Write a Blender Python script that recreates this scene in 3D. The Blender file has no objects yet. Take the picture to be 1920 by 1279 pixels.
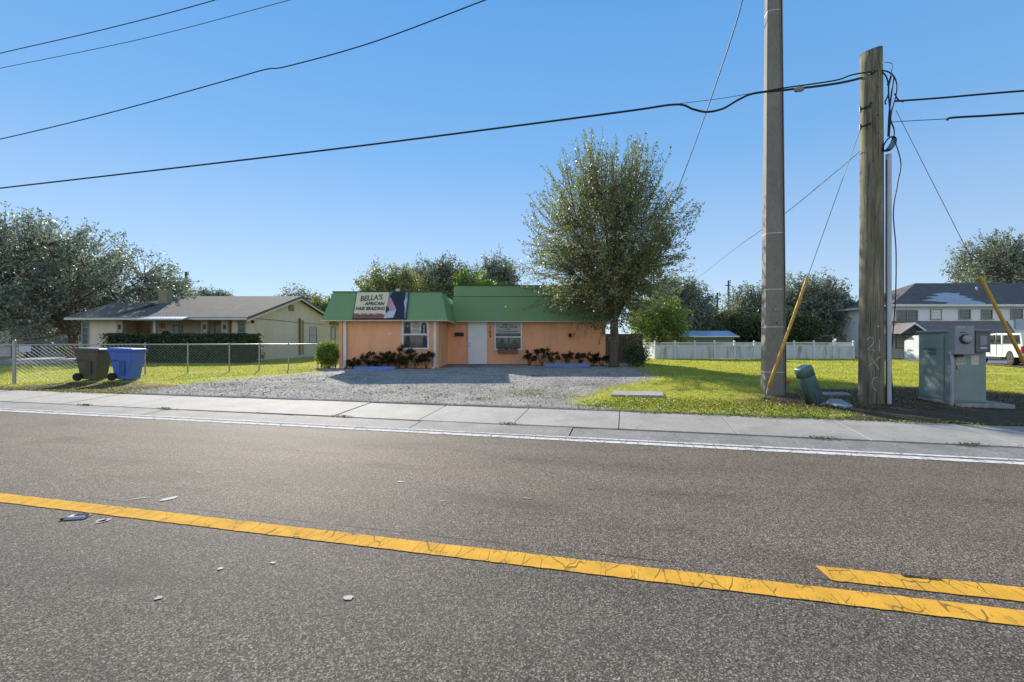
import bpy, math, random
import numpy as np
from mathutils import Vector, Matrix
random.seed(7)
R = math.radians
sc = bpy.context.scene
COL = sc.collection
F = 853.33; CZ = 1.4; HY = 642.0
ANG = -R(14.0)
ca, sa = math.cos(ANG), math.sin(ANG)
def uv2w(u, v): return (ca*u - sa*v, sa*u + ca*v)      # road axes -> world
def w2uv(x, y): return (ca*x + sa*y, -sa*x + ca*y)
def W(x, y, D):                                          # a sight line met at depth D
    return Vector(((x-960)/F*D, D, CZ-(y-HY)/F*D))
def sm(a, b, t):
    t = np.clip((t-a)/(b-a), 0, 1); return t*t*(3-2*t)
def gz(X, Y):
    X = np.asarray(X, float); Y = np.asarray(Y, float)
    u, v = w2uv(X, Y)
    near = 0.14 + 0.17*np.clip((v-8.6)/6.0, 0, 1)
    right = np.interp(Y, [0, 9, 29, 46, 80], [.13, .14, 0.0, -.22, -.35])
    t = sm(5.0, 14.0, X)
    z = near*(1-t)+right*t
    z = z + 0.015*np.sin(X*1.3+Y*.7)*np.sin(Y*.9-X*.4)*sm(9.2, 11, v)
    return z
def G(x, y):
    D = 15.0
    for _ in range(25):
        D = F*(CZ-float(gz((x-960)/F*D, D)))/(y-HY)
    return ((x-960)/F*D, D)

# ------------------------------------------------------------------ materials
def nodes(name):
    m = bpy.data.materials.new(name); m.use_nodes = True
    nt = m.node_tree; b = nt.nodes['Principled BSDF']
    return m, nt, b
def N(nt, t, **k):
    n = nt.nodes.new(t)
    for a, v in k.items():
        if a in ('i',):
            for kk, vv in v.items(): n.inputs[kk].default_value = vv
        else: setattr(n, a, v)
    return n
def ramp(nt, fac, stops, interp='LINEAR'):
    r = nt.nodes.new('ShaderNodeValToRGB'); r.color_ramp.interpolation = interp
    el = r.color_ramp.elements
    while len(el) < len(stops): el.new(.5)
    for e, (p, c) in zip(el, stops):
        e.position = p; e.color = (c, c, c, 1) if isinstance(c, (int, float)) else (*c, 1)
    nt.links.new(fac, r.inputs[0]); return r.outputs[0]
def mixc(nt, fac, a, b, mode='MIX'):
    m = N(nt, 'ShaderNodeMix', data_type='RGBA', blend_type=mode)
    for s, v in ((m.inputs[0], fac), (m.inputs[6], a), (m.inputs[7], b)):
        if hasattr(v, 'node'): nt.links.new(v, s)
        elif isinstance(v, (int, float)): s.default_value = v if s == m.inputs[0] else (v, v, v, 1)
        else: s.default_value = (*v, 1)
    return m.outputs[2]
def math_(nt, op, a, b=0.0, c=None):
    m = N(nt, 'ShaderNodeMath', operation=op)
    for i, v in enumerate((a, b) if c is None else (a, b, c)):
        if hasattr(v, 'node'): nt.links.new(v, m.inputs[i])
        else: m.inputs[i].default_value = v
    return m.outputs[0]
def coords(nt, scale=(1, 1, 1), rot=(0, 0, 0), which='Object'):
    tc = N(nt, 'ShaderNodeTexCoord'); mp = N(nt, 'ShaderNodeMapping')
    mp.inputs['Scale'].default_value = scale; mp.inputs['Rotation'].default_value = rot
    nt.links.new(tc.outputs[which], mp.inputs[0]); return mp.outputs[0]
def noise(nt, vec, scale, detail=4, rough=.55, out='Fac', dist=0):
    n = N(nt, 'ShaderNodeTexNoise', i={'Scale': scale, 'Detail': detail, 'Roughness': rough, 'Distortion': dist})
    nt.links.new(vec, n.inputs['Vector']); return n.outputs[out]
def voro(nt, vec, scale, feature='F1', out='Distance', rnd=1):
    n = N(nt, 'ShaderNodeTexVoronoi', feature=feature, i={'Scale': scale, 'Randomness': rnd})
    nt.links.new(vec, n.inputs['Vector']); return n.outputs[out]
def bump(nt, b, h, strength=.3, dist=.01):
    n = N(nt, 'ShaderNodeBump', i={'Strength': strength, 'Distance': dist})
    nt.links.new(h, n.inputs['Height']); nt.links.new(n.outputs[0], b.inputs['Normal'])
MATS = {}
def mat(name, c1, c2=None, scale=4, rough=.7, bstr=0, bscale=60, metal=0, spec=.5, stretch=(1, 1, 1), fine=0, dirt=None):
    if name in MATS: return MATS[name]
    m, nt, b = nodes(name)
    c2 = c2 or tuple(min(1, x*.82) for x in c1)
    v = coords(nt, stretch)
    f = noise(nt, v, scale, 6, .6)
    col = ramp(nt, f, [(.32, c2), (.66, c1)])
    if fine:
        f2 = noise(nt, v, scale*12, 3, .7)
        col = mixc(nt, fine, col, ramp(nt, f2, [(.35, .35), (.65, 1.0)]), 'MULTIPLY')
    if dirt:
        f3 = noise(nt, coords(nt, (1, 1, .25)), 1.7, 5, .65)
        col = mixc(nt, ramp(nt, f3, [(.48, 0.0), (.7, dirt[1])]), col, dirt[0])
    nt.links.new(col, b.inputs['Base Color'])
    b.inputs['Roughness'].default_value = rough; b.inputs['Metallic'].default_value = metal
    b.inputs['Specular IOR Level'].default_value = spec
    if bstr: bump(nt, b, noise(nt, v, bscale, 4, .6), bstr, .01)
    MATS[name] = m; return m
def leafmat(name, stops, trans=.35, rough=.5, tcol=None, spec=.4):
    m, nt, b = nodes(name)
    g = N(nt, 'ShaderNodeNewGeometry')
    col = ramp(nt, g.outputs['Random Per Island'], stops)
    v = coords(nt)
    n1 = noise(nt, v, .55, 3)
    col = mixc(nt, 1.0, col, ramp(nt, n1, [(.3, (.72, .78, .8)), (.7, (1.2, 1.12, .9))]), 'MULTIPLY')
    nt.links.new(col, b.inputs['Base Color'])
    b.inputs['Roughness'].default_value = rough; b.inputs['Specular IOR Level'].default_value = spec
    t = N(nt, 'ShaderNodeBsdfTranslucent')
    tc = mixc(nt, 1.0, col, tcol or (1.6, 1.5, .6), 'MULTIPLY')
    nt.links.new(tc, t.inputs['Color'])
    mx = N(nt, 'ShaderNodeMixShader'); mx.inputs[0].default_value = trans
    nt.links.new(b.outputs[0], mx.inputs[1]); nt.links.new(t.outputs[0], mx.inputs[2])
    nt.links.new(mx.outputs[0], nt.nodes['Material Output'].inputs['Surface'])
    MATS[name] = m; return m

# ------------------------------------------------------------------ mesh tools
def tag(o, label=None, cat=None, group=None, kind=None):
    if label: o['label'] = label
    if cat: o['category'] = cat
    if group: o['group'] = group
    if kind: o['kind'] = kind
    return o
def root_loc(p):
    l = Vector((0, 0, 0))
    while p is not None: l += p.location; p = p.parent
    return l
class MB:
    def __init__(s): s.v = []; s.f = []
    def add(s, vs, fs):
        n = len(s.v); s.v += [tuple(map(float, p)) for p in vs]; s.f += [tuple(i+n for i in f) for f in fs]; return s
    def quad(s, a, b, c, d): return s.add([a, b, c, d], [(0, 1, 2, 3)])
    def poly(s, pts): return s.add(pts, [tuple(range(len(pts)))])
    def box(s, x0, x1, y0, y1, z0, z1, rot=0, about=None, tx=0, ty=0):
        P = [(x0, y0, z0), (x1, y0, z0), (x1, y1, z0), (x0, y1, z0), (x0+tx, y0+ty, z1), (x1-tx, y0+ty, z1), (x1-tx, y1-ty, z1), (x0+tx, y1-ty, z1)]
        if rot:
            cx, cy = about if about else ((x0+x1)/2, (y0+y1)/2); c, q = math.cos(rot), math.sin(rot)
            P = [(cx+c*(x-cx)-q*(y-cy), cy+q*(x-cx)+c*(y-cy), z) for x, y, z in P]
        return s.add(P, [(0, 3, 2, 1), (4, 5, 6, 7), (0, 1, 5, 4), (1, 2, 6, 5), (2, 3, 7, 6), (3, 0, 4, 7)])
    def prism(s, pts, ax, d):                       # polygon of 3-D points extruded by vector d
        n = len(pts); d = Vector(d); P = [Vector(p) for p in pts]
        vs = P+[p+d for p in P]
        return s.add(vs, [tuple(range(n))[::-1], tuple(range(n, 2*n))]+[(i, (i+1) % n, n+(i+1) % n, n+i) for i in range(n)])
    def tube(s, pts, r, n=8, cap=True):
        P = [Vector(p) for p in pts]; rr = r if hasattr(r, '__len__') else [r]*len(P)
        rings = []; base = len(s.v)
        t = (P[1]-P[0]).normalized(); ref = Vector((0, 0, 1)) if abs(t.z) < .9 else Vector((1, 0, 0))
        for i, p in enumerate(P):
            a = P[max(i-1, 0)]; b = P[min(i+1, len(P)-1)]; t = (b-a)
            t = t.normalized() if t.length > 1e-9 else Vector((0, 0, 1))
            x = t.cross(ref)
            if x.length < 1e-4: x = t.cross(Vector((0, 1, 0)))
            x.normalize(); y = t.cross(x).normalized()
            for k in range(n):
                an = 2*math.pi*k/n; q = p+(x*math.cos(an)+y*math.sin(an))*rr[i]; s.v.append(tuple(q))
        for i in range(len(P)-1):
            for k in range(n):
                a = base+i*n+k; b = base+i*n+(k+1) % n
                s.f.append((a, b, b+n, a+n))
        if cap:
            s.f.append(tuple(base+k for k in range(n))[::-1]); s.f.append(tuple(base+(len(P)-1)*n+k for k in range(n)))
        return s
    def arr(s, vs, fs):
        n = len(s.v); s.v += [tuple(p) for p in np.asarray(vs).tolist()]; s.f += [tuple(i+n for i in f) for f in np.asarray(fs).tolist()]; return s
    def build(s, name, m, parent=None, smooth=False, bevel=0, label=None):
        off = root_loc(parent)
        me = bpy.data.meshes.new(name); V = [(x-off.x, y-off.y, z-off.z) for x, y, z in s.v]
        me.from_pydata(V, [], s.f); me.materials.append(m); me.update()
        if smooth:
            for p in me.polygons: p.use_smooth = True
        o = bpy.data.objects.new(name, me); COL.objects.link(o); o.parent = parent
        if bevel:
            b = o.modifiers.new('bevel', 'BEVEL'); b.width = bevel; b.segments = 2; b.limit_method = 'ANGLE'
        if smooth:
            try:
                w = o.modifiers.new('wn', 'WEIGHTED_NORMAL')
            except Exception: pass
        if label: o['label'] = label
        return o
def empty(name, loc, label, cat, group=None, kind=None):
    o = bpy.data.objects.new(name, None); COL.objects.link(o); o.location = loc; o.empty_display_size = .2
    return tag(o, label, cat, group, kind)
def quads_mesh(name, V, m, parent=None, nper=4):
    """V: (n, nper, 3) numpy array of separate faces."""
    off = np.array(root_loc(parent)); n = V.shape[0]
    me = bpy.data.meshes.new(name); me.vertices.add(n*nper)
    me.vertices.foreach_set('co', (V.reshape(-1, 3)-off).astype(np.float32).ravel())
    me.loops.add(n*nper); me.loops.foreach_set('vertex_index', np.arange(n*nper, dtype=np.int32))
    me.polygons.add(n); me.polygons.foreach_set('loop_start', np.arange(0, n*nper, nper, dtype=np.int32))
    me.update(calc_edges=True); me.materials.append(m)
    o = bpy.data.objects.new(name, me); COL.objects.link(o); o.parent = parent
    return o
def text(name, s, size, org, right, up, m, parent=None, align='CENTER', offset=0.0, sx=1.0, ext=0.001, shear=0):
    c = bpy.data.curves.new('txt', 'FONT'); c.body = s; c.size = size; c.align_x = align; c.align_y = 'CENTER'
    c.offset = offset; c.extrude = ext; c.resolution_u = 3; c.shear = shear; c.space_line = .95
    t = bpy.data.objects.new('txt', c); COL.objects.link(t)
    dg = bpy.context.evaluated_depsgraph_get(); me = bpy.data.meshes.new_from_object(t.evaluated_get(dg))
    bpy.data.objects.remove(t); bpy.data.curves.remove(c)
    r = Vector(right).normalized(); u = Vector(up).normalized(); n = r.cross(u); off = root_loc(parent); o0 = Vector(org)-off
    for v in me.vertices: v.co = o0+r*v.co.x*sx+u*v.co.y+n*v.co.z
    me.materials.clear(); me.materials.append(m); me.name = name
    o = bpy.data.objects.new(name, me); COL.objects.link(o); o.parent = parent
    return o
def pip(poly, X, Y):
    X = np.asarray(X); Y = np.asarray(Y); ins = np.zeros(X.shape, bool); n = len(poly)
    for i in range(n):
        x0, y0 = poly[i]; x1, y1 = poly[(i+1) % n]
        c = ((y0 > Y) != (y1 > Y)) & (X < (x1-x0)*(Y-y0)/(y1-y0+1e-12)+x0); ins ^= c
    return ins

# ------------------------------------------------------------------ world, sun, camera
SUN_EL = R(25.0); SUN_AZ = math.atan2(-.42, .907)       # direction to the sun: x = sin, y = cos
w = bpy.data.worlds.new('World'); sc.world = w; w.use_nodes = True
nt = w.node_tree; bg = nt.nodes['Background']
sky = nt.nodes.new('ShaderNodeTexSky'); sky.sky_type = 'NISHITA'; sky.sun_disc = False
sky.sun_elevation = SUN_EL; sky.sun_rotation = SUN_AZ
sky.air_density = 1.0; sky.dust_density = 0.0; sky.ozone_density = 3.0; sky.altitude = 0
EXP = 0.95; STR = 0.13; K = STR*2**EXP*1.06
tcw = nt.nodes.new('ShaderNodeTexCoord'); sxw = nt.nodes.new('ShaderNodeSeparateXYZ'); nt.links.new(tcw.outputs['Generated'], sxw.inputs[0])
def kc(*c): return tuple(x/K for x in c)
grad = ramp(nt, sxw.outputs['Z'], [(0, kc(.56, .74, .93)), (.144, kc(.43, .61, .88)), (.371, kc(.19, .455, .85)), (.60, kc(.11, .375, .83)), (1.0, kc(.08, .22, .56))])
skc = mixc(nt, .14, grad, sky.outputs[0])
# added bright cloud behind the viewer, out of view, to lift shaded fronts
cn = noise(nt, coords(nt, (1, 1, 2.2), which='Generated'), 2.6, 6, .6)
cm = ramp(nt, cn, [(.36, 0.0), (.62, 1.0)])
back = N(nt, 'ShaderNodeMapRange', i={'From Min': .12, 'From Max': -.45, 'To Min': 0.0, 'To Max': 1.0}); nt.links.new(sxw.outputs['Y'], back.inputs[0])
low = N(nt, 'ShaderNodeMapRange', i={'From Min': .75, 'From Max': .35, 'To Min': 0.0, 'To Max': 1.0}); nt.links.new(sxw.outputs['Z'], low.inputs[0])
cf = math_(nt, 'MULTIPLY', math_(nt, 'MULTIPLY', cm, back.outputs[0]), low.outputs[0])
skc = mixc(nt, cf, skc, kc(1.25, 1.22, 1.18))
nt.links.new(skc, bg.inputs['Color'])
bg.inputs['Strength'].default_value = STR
sd = Vector((math.sin(SUN_AZ)*math.cos(SUN_EL), math.cos(SUN_AZ)*math.cos(SUN_EL), math.sin(SUN_EL)))
L = bpy.data.lights.new('sun', 'SUN'); L.energy = 4.1; L.angle = R(.5); L.color = (1, .93, .82)
lo = bpy.data.objects.new('sun', L); COL.objects.link(lo); lo.location = (0, 0, 30)
lo.rotation_euler = sd.to_track_quat('Z', 'Y').to_euler()
cd = bpy.data.cameras.new('camera'); cam = bpy.data.objects.new('camera', cd); COL.objects.link(cam)
cam.location = (0, 0, CZ); cam.rotation_euler = (R(90), 0, 0); cd.lens = 16; cd.sensor_width = 36
cd.shift_y = (HY-639.5)/1920; cd.clip_end = 3000; cd.clip_start = .05; sc.camera = cam
sc.view_settings.view_transform = 'Standard'; sc.view_settings.look = 'None'; sc.view_settings.gamma = 1
sc.view_settings.exposure = EXP

# ------------------------------------------------------------------ ground and road
def struct(o): o['kind'] = 'structure'; return o
GRAVEL = [G(205, 741), G(330, 722), G(460, 709), G(560, 701), G(610, 697), (-8.6, 19.6), (-8.2, 23), (6.2, 23.0), G(1215, 700), G(1225, 708), G(1195, 717), G(1120, 732), G(1070, 757), uv2w(1.0, 8.3), uv2w(-11.5, 8.3)]
DIRT = [G(1385, 752), G(1440, 742), G(1500, 727), G(1600, 730), G(1760, 722), G(1990, 745), uv2w(12, 8.2), uv2w(6.5, 8.3), G(1640, 800), G(1560, 772), G(1470, 764)]
DIRT2 = [G(-150, 722), G(20, 724), G(130, 716), G(270, 716), G(330, 724), G(205, 741), uv2w(-12.3, 8.3), uv2w(-20, 8.3)]
def dmask(poly, X, Y, soft):
    d = np.full(np.shape(X), 1e9); n = len(poly)
    for i in range(n):
        ax, ay = poly[i]; bx, by = poly[(i+1) % n]; L2 = (bx-ax)**2+(by-ay)**2+1e-12
        t = np.clip(((X-ax)*(bx-ax)+(Y-ay)*(by-ay))/L2, 0, 1)
        d = np.minimum(d, np.hypot(X-ax-t*(bx-ax), Y-ay-t*(by-ay)))
    s = np.where(pip(poly, X, Y), d, -d)
    return np.clip(.5+s/soft/2, 0, 1)
us = np.concatenate([[-900, -400, -150, -80, -50, -40], np.arange(-34, 30, .22), [34, 40, 50, 60, 80, 150, 400, 900]])
vs = np.concatenate([[8.50], np.arange(8.62, 26, .22), [27, 28.5, 30, 32, 35, 38, 42, 46, 52, 60, 80, 130, 300, 900]])
U_, V_ = np.meshgrid(us, vs); Xg = ca*U_-sa*V_; Yg = sa*U_+ca*V_
Zg = gz(Xg, Yg); Zg[0, :] = -.05
gv = np.stack([Xg, Yg, Zg], -1).reshape(-1, 3); nu = len(us); nv = len(vs)
idx = np.arange(nu*nv).reshape(nv, nu)
gf = np.stack([idx[:-1, :-1], idx[:-1, 1:], idx[1:, 1:], idx[1:, :-1]], -1).reshape(-1, 4)
m, nt, b = nodes('ground')
vec = coords(nt)
def attr(nt, n): return N(nt, 'ShaderNodeAttribute', attribute_name=n).outputs['Fac']
nz = noise(nt, vec, 2.2, 6, .7); nzc = math_(nt, 'MULTIPLY', math_(nt, 'SUBTRACT', nz, .5), 1.6)
fg = ramp(nt, math_(nt, 'ADD', attr(nt, 'gravel'), nzc), [(.42, 0.0), (.58, 1.0)])
fd = ramp(nt, math_(nt, 'ADD', attr(nt, 'dirt'), nzc), [(.40, 0.0), (.62, 1.0)])
g1 = ramp(nt, noise(nt, vec, .9, 5, .6), [(.3, (.28, .32, .05)), (.48, (.44, .46, .08)), (.60, (.50, .47, .12)), (.74, (.48, .38, .19))])
g1 = mixc(nt, .7, g1, ramp(nt, noise(nt, vec, 28, 4, .7), [(.35, .5), (.65, 1.2)]), 'MULTIPLY')
stn = voro(nt, vec, 62, out='Color'); stb = N(nt, 'ShaderNodeRGBToBW'); nt.links.new(stn, stb.inputs[0])
g2 = ramp(nt, stb.outputs[0], [(.15, (.25, .225, .195)), (.55, (.37, .345, .31)), (.9, (.55, .52, .47))])
g2 = mixc(nt, .85, g2, ramp(nt, noise(nt, vec, 1.3, 6, .65), [(.32, (.56, .54, .50)), (.6, (1.12, 1.08, 1.01))]), 'MULTIPLY')
g2 = mixc(nt, ramp(nt, noise(nt, vec, 3.1, 6, .7), [(.60, 0.0), (.72, .55)]), g2, (.11, .10, .07))
g3 = ramp(nt, noise(nt, vec, 22, 5, .7), [(.3, (.05, .035, .022)), (.55, (.11, .08, .05)), (.75, (.24, .18, .11))])
col = mixc(nt, fg, g1, g2); col = mixc(nt, fd, col, g3)
nt.links.new(col, b.inputs['Base Color']); b.inputs['Roughness'].default_value = .95; b.inputs['Specular IOR Level'].default_value = .15
hb = math_(nt, 'ADD', noise(nt, vec, 45, 3, .7), math_(nt, 'MULTIPLY', noise(nt, vec, 5, 4, .6), 2.0))
bump(nt, b, hb, .55, .03)
mb = MB(); mb.v = gv.tolist(); mb.f = [tuple(f) for f in gf.tolist()]
ground = struct(mb.build('ground', m, None, smooth=False))
for p in ground.data.polygons: p.use_smooth = True
A = ground.data.attributes.new('gravel', 'FLOAT', 'POINT'); A.data.foreach_set('value', dmask(GRAVEL, gv[:, 0], gv[:, 1], .35).astype(np.float32))
A = ground.data.attributes.new('dirt', 'FLOAT', 'POINT')
A.data.foreach_set('value', np.maximum(dmask(DIRT, gv[:, 0], gv[:, 1], .45), .85*dmask(DIRT2, gv[:, 0], gv[:, 1], .4)).astype(np.float32))

def roadobj(mb, name, m, bevel=0):
    o = mb.build(name, m, None, bevel=bevel); o.rotation_euler = (0, 0, ANG); return struct(o)
# asphalt
m, nt, b = nodes('asphalt')
vec = coords(nt); sx = N(nt, 'ShaderNodeSeparateXYZ'); nt.links.new(vec, sx.inputs[0])
vc = voro(nt, vec, 150, out='Color'); bw = N(nt, 'ShaderNodeRGBToBW'); nt.links.new(vc, bw.inputs[0])
vc2 = voro(nt, vec, 60, out='Color'); bw2 = N(nt, 'ShaderNodeRGBToBW'); nt.links.new(vc2, bw2.inputs[0])
s1 = ramp(nt, bw.outputs[0], [(.12, (.036, .034, .031)), (.45, (.078, .073, .066)), (.68, (.135, .126, .113)), (.9, (.30, .28, .25))])
s2 = ramp(nt, bw2.outputs[0], [(.2, (.78, .78, .79)), (.6, (1.0, .99, .98)), (.93, (1.45, 1.4, 1.3))])
c = mixc(nt, .28, s1, s2, 'MULTIPLY')
sp1 = ramp(nt, voro(nt, vec, 30), [(.10, .8), (.16, 0.0)]); spg = ramp(nt, noise(nt, vec, 17, 2), [(.56, 0.0), (.62, 1.0)])
c = mixc(nt, math_(nt, 'MULTIPLY', sp1, spg), c, (.42, .40, .36))
c = mixc(nt, 1.0, c, ramp(nt, noise(nt, coords(nt, (.25, 1, 1)), .8, 6, .65), [(.3, (.80, .80, .82)), (.7, (1.20, 1.17, 1.13))]), 'MULTIPLY')
lane = N(nt, 'ShaderNodeMapRange', i={'From Min': 2.4, 'From Max': 3.9, 'To Min': 0.0, 'To Max': 1.0}); nt.links.new(sx.outputs['Y'], lane.inputs[0])
c = mixc(nt, lane.outputs[0], c, mixc(nt, 1.0, c, (1.30, 1.20, 1.14), 'MULTIPLY'))
# wheel tracks: slightly polished bands
wt = math_(nt, 'SINE', math_(nt, 'MULTIPLY', sx.outputs['Y'], 3.5))
c = mixc(nt, ramp(nt, wt, [(.3, 0.0), (1.0, .12)]), c, (.10, .097, .092))
# sealed joint and old hairline along the yellow line
jn = math_(nt, 'ADD', sx.outputs['Y'], math_(nt, 'MULTIPLY', noise(nt, vec, 1.3, 4), .05))
jd = math_(nt, 'ABSOLUTE', math_(nt, 'SUBTRACT', jn, 3.085))
jf = math_(nt, 'MULTIPLY', ramp(nt, jd, [(.003, .85), (.010, 0.0)]), ramp(nt, noise(nt, vec, 2.1, 3), [(.42, 0.0), (.55, 1.0)]))
c = mixc(nt, jf, c, (.022, .022, .022))
# oil drips and dark stains down the lane centres
st_ = ramp(nt, noise(nt, coords(nt, (.5, 1.6, 1)), 1.1, 5, .6), [(.54, 0.0), (.70, .5)])
c = mixc(nt, st_, c, (.05, .047, .043))
c = mixc(nt, 1.0, c, (1.20, 1.12, 1.01), 'MULTIPLY')
nt.links.new(c, b.inputs['Base Color']); b.inputs['Roughness'].default_value = .78; b.inputs['Specular IOR Level'].default_value = .10
bump(nt, b, math_(nt, 'ADD', bw.outputs[0], voro(nt, vec, 150)), .45, .003)
roadobj(MB().box(-400, 400, -1.0, 6.62, -.2, 0), 'road', m)
# subbase dark strip visible in the joints
roadobj(MB().box(-400, 400, 6.62, 8.62, -.25, -.02), 'road_base', mat('joint_dirt', (.035, .03, .022), rough=1))
# gutter pan
conc = mat('gutter_concrete', (.33, .315, .285), (.23, .22, .20), scale=2.2, rough=.85, bstr=.3, bscale=90, fine=.6, dirt=((.16, .145, .12), .75))
mbg = MB(); u = -60.0; rg = random.Random(4); us2 = []
while u < 40:
    l = rg.choice([1.7, 2.3, 3.0, 3.2]) if u < -6 else rg.choice([2.6, 3.1, 3.6]); us2.append((u, u+l-.018)); u += l
for a, e in us2:
    dz = rg.uniform(-.006, .006)
    n = max(2, int((e-a)/.35)); top = []; bot = []
    for i in range(n+1):
        uu = a+(e-a)*i/n; jit = rg.uniform(-.012, .010) if rg.random() < .6 else 0
        if -6.2 < uu < -.6: jit = -rg.uniform(0, .055)
        mbg_y = 7.27+jit
        top.append((uu, mbg_y, .040+dz)); bot.append((uu, 6.62, .004))
    for i in range(n):
        mbg.quad(bot[i], bot[i+1], top[i+1], top[i])
        mbg.quad(top[i], top[i+1], (top[i+1][0], top[i+1][1], -.1), (top[i][0], top[i][1], -.1))
    mbg.quad(bot[0], (a, 6.62, -.1), (a, 7.27, -.1), top[0]); mbg.quad(bot[-1], (e, 6.62, -.1), (e, 7.27, -.1), top[-1])
roadobj(mbg, 'gutter', conc)
# sidewalk slabs
sw = mat('sidewalk_concrete', (.43, .395, .345), (.35, .32, .275), scale=1.3, rough=.85, bstr=.2, bscale=110, fine=.28, dirt=((.25, .225, .19), .7))
mbs = MB(); u = -1.8-1.7*36; k = 0
while u < 40:
    dz = rg.uniform(-.005, .005)
    y_ = 7.30+rg.uniform(-.006, .008); n0 = len(mbs.v); mbs.box(u+.007, u+1.7-.007, y_, 8.56, -.05, .05+dz)
    for q_ in (6, 7): mbs.v[n0+q_] = (mbs.v[n0+q_][0], mbs.v[n0+q_][1], .132+dz)
    u += 1.7
sdw = roadobj(mbs, 'sidewalk', sw, bevel=.006)
# far-side verge behind the camera
roadobj(MB().box(-400, 400, -2.9, -1.0, -.2, .12), 'sidewalk_opposite', sw)
roadobj(MB().box(-900, 900, -900, -2.9, -.2, .10), 'ground_opposite', mat('opposite_grass', (.14, .17, .03), rough=1, scale=2))
# painted lines
def paintmat(name, base, edgecol, sc_, thr, str_):
    m, nt, b = nodes(name)
    v1 = coords(nt, str_); d = noise(nt, v1, 3, 3, .6, 'Color')
    vv = N(nt, 'ShaderNodeMix', data_type='VECTOR'); vv.inputs[0].default_value = .12
    nt.links.new(v1, vv.inputs[4]); nt.links.new(d, vv.inputs[5])
    e = voro(nt, vv.outputs[1], sc_, 'DISTANCE_TO_EDGE')
    f = ramp(nt, e, [(thr*.4, .9), (thr, 0.0)])
    gate = ramp(nt, noise(nt, coords(nt), 4, 3), [(.40, 0.0), (.50, .8)])
    e2 = voro(nt, vv.outputs[1], sc_*2.6, 'DISTANCE_TO_EDGE'); f2 = ramp(nt, e2, [(.0, .75), (.045, 0.0)])
    gate2 = ramp(nt, noise(nt, coords(nt), 9, 3), [(.50, 0.0), (.60, 1.0)])
    f = math_(nt, 'MAXIMUM', math_(nt, 'MULTIPLY', f, gate), math_(nt, 'MULTIPLY', f2, gate2))
    g = ramp(nt, noise(nt, coords(nt), 130, 3, .7), [(.66, 0.0), (.74, .6)])
    f = math_(nt, 'MAXIMUM', f, g)
    cc = mixc(nt, 1.0, base, ramp(nt, noise(nt, coords(nt), 6, 5, .6), [(.3, .78), (.7, 1.06)]), 'MULTIPLY')
    cc = mixc(nt, f, cc, edgecol)
    nt.links.new(cc, b.inputs['Base Color']); b.inputs['Roughness'].default_value = .9; b.inputs['Specular IOR Level'].default_value = .06
    bump(nt, b, math_(nt, 'SUBTRACT', noise(nt, coords(nt), 95, 3), f), .4, .004); return m
yel = paintmat('yellow_paint', (.74, .40, .055), (.09, .06, .035), 7.5, .026, (1.25, .42, 1))
wht = paintmat('white_paint', (.70, .68, .64), (.16, .15, .13), 9, .05, (1.0, .3, 1))
def strip(u0, u1, v0, v1, z, seed, n=700, amp=.0035, cut=0.0):
    rr = random.Random(seed); mb = MB(); N_ = int(n*(u1-u0)/60)+8; a = []; c_ = []
    for i in range(N_+1):
        u = u0+(u1-u0)*i/N_
        a.append((u, v0+rr.uniform(-amp, amp), z)); c_.append((u, v1+rr.uniform(-amp, amp), z))
    c_[0] = (u0-cut, c_[0][1], z)
    for i in range(N_): mb.quad(a[i], a[i+1], c_[i+1], c_[i])
    return mb
roadobj(strip(-60, 40, 2.78, 2.945, .0045, 1, 1400), 'yellow_line', yel)
roadobj(strip(1.174, 40, 3.045, 3.22, .0045, 2, 1400, cut=.023), 'second_yellow_line', yel)
roadobj(strip(-60, 40, 6.455, 6.60, .0045, 3, 1400, .008), 'white_edge_line', wht)
roadobj(strip(-60, 40, 6.65, 6.745, .0095, 4, 1400, .009), 'white_gutter_line', wht)
# tar smear beside the second yellow line
roadobj(strip(1.60, 1.80, 3.195, 3.213, .009, 6, 3000, .006), 'tar_mark', mat('tar', (.025, .012, .008), rough=.5))
# paint spots dropped on the asphalt
mbp = MB(); rg = random.Random(12)
def blob(px, py, w_, h_, z=.005):
    D = F*CZ/(py-HY); X = (px-960)/F*D; u, v = w2uv(X, D); n = 12
    return [(u+w_*math.cos(2*math.pi*i/n)*rg.uniform(.75, 1.15), v+h_*math.sin(2*math.pi*i/n)*rg.uniform(.75, 1.15), z) for i in range(n)]
for p in ((413, 1067, .018, .016), (653, 1122, .03, .024), (297, 1122, .02, .02), (190, 977, .05, .03), (752, 904, .05, .016), (987, 935, .05, .012), (830, 940, .03, .01), (372, 886, .03, .012), (1290, 1000, .008, .008), (512, 1056, .02, .012)):
    mbp.poly(blob(*p))
def smear(px0, py0, px1, py1, w_):
    D0 = F*CZ/(py0-HY); D1 = F*CZ/(py1-HY)
    a = Vector((*w2uv((px0-960)/F*D0, D0), .005)); c = Vector((*w2uv((px1-960)/F*D1, D1), .005)); d = (c-a); nn = Vector((-d.y, d.x, 0)).normalized()*w_
    mbp.poly([a, a+d*.3-nn*.8, a+d*.75-nn, c, a+d*.8+nn*.7, a+d*.35+nn])
smear(240, 938, 285, 932, .012); smear(296, 941, 335, 931, .04); smear(175, 983, 210, 973, .03)
roadobj(mbp, 'paint_spots', mat('dried_paint', (.27, .265, .245), (.18, .175, .165), scale=60, rough=.7))
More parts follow.
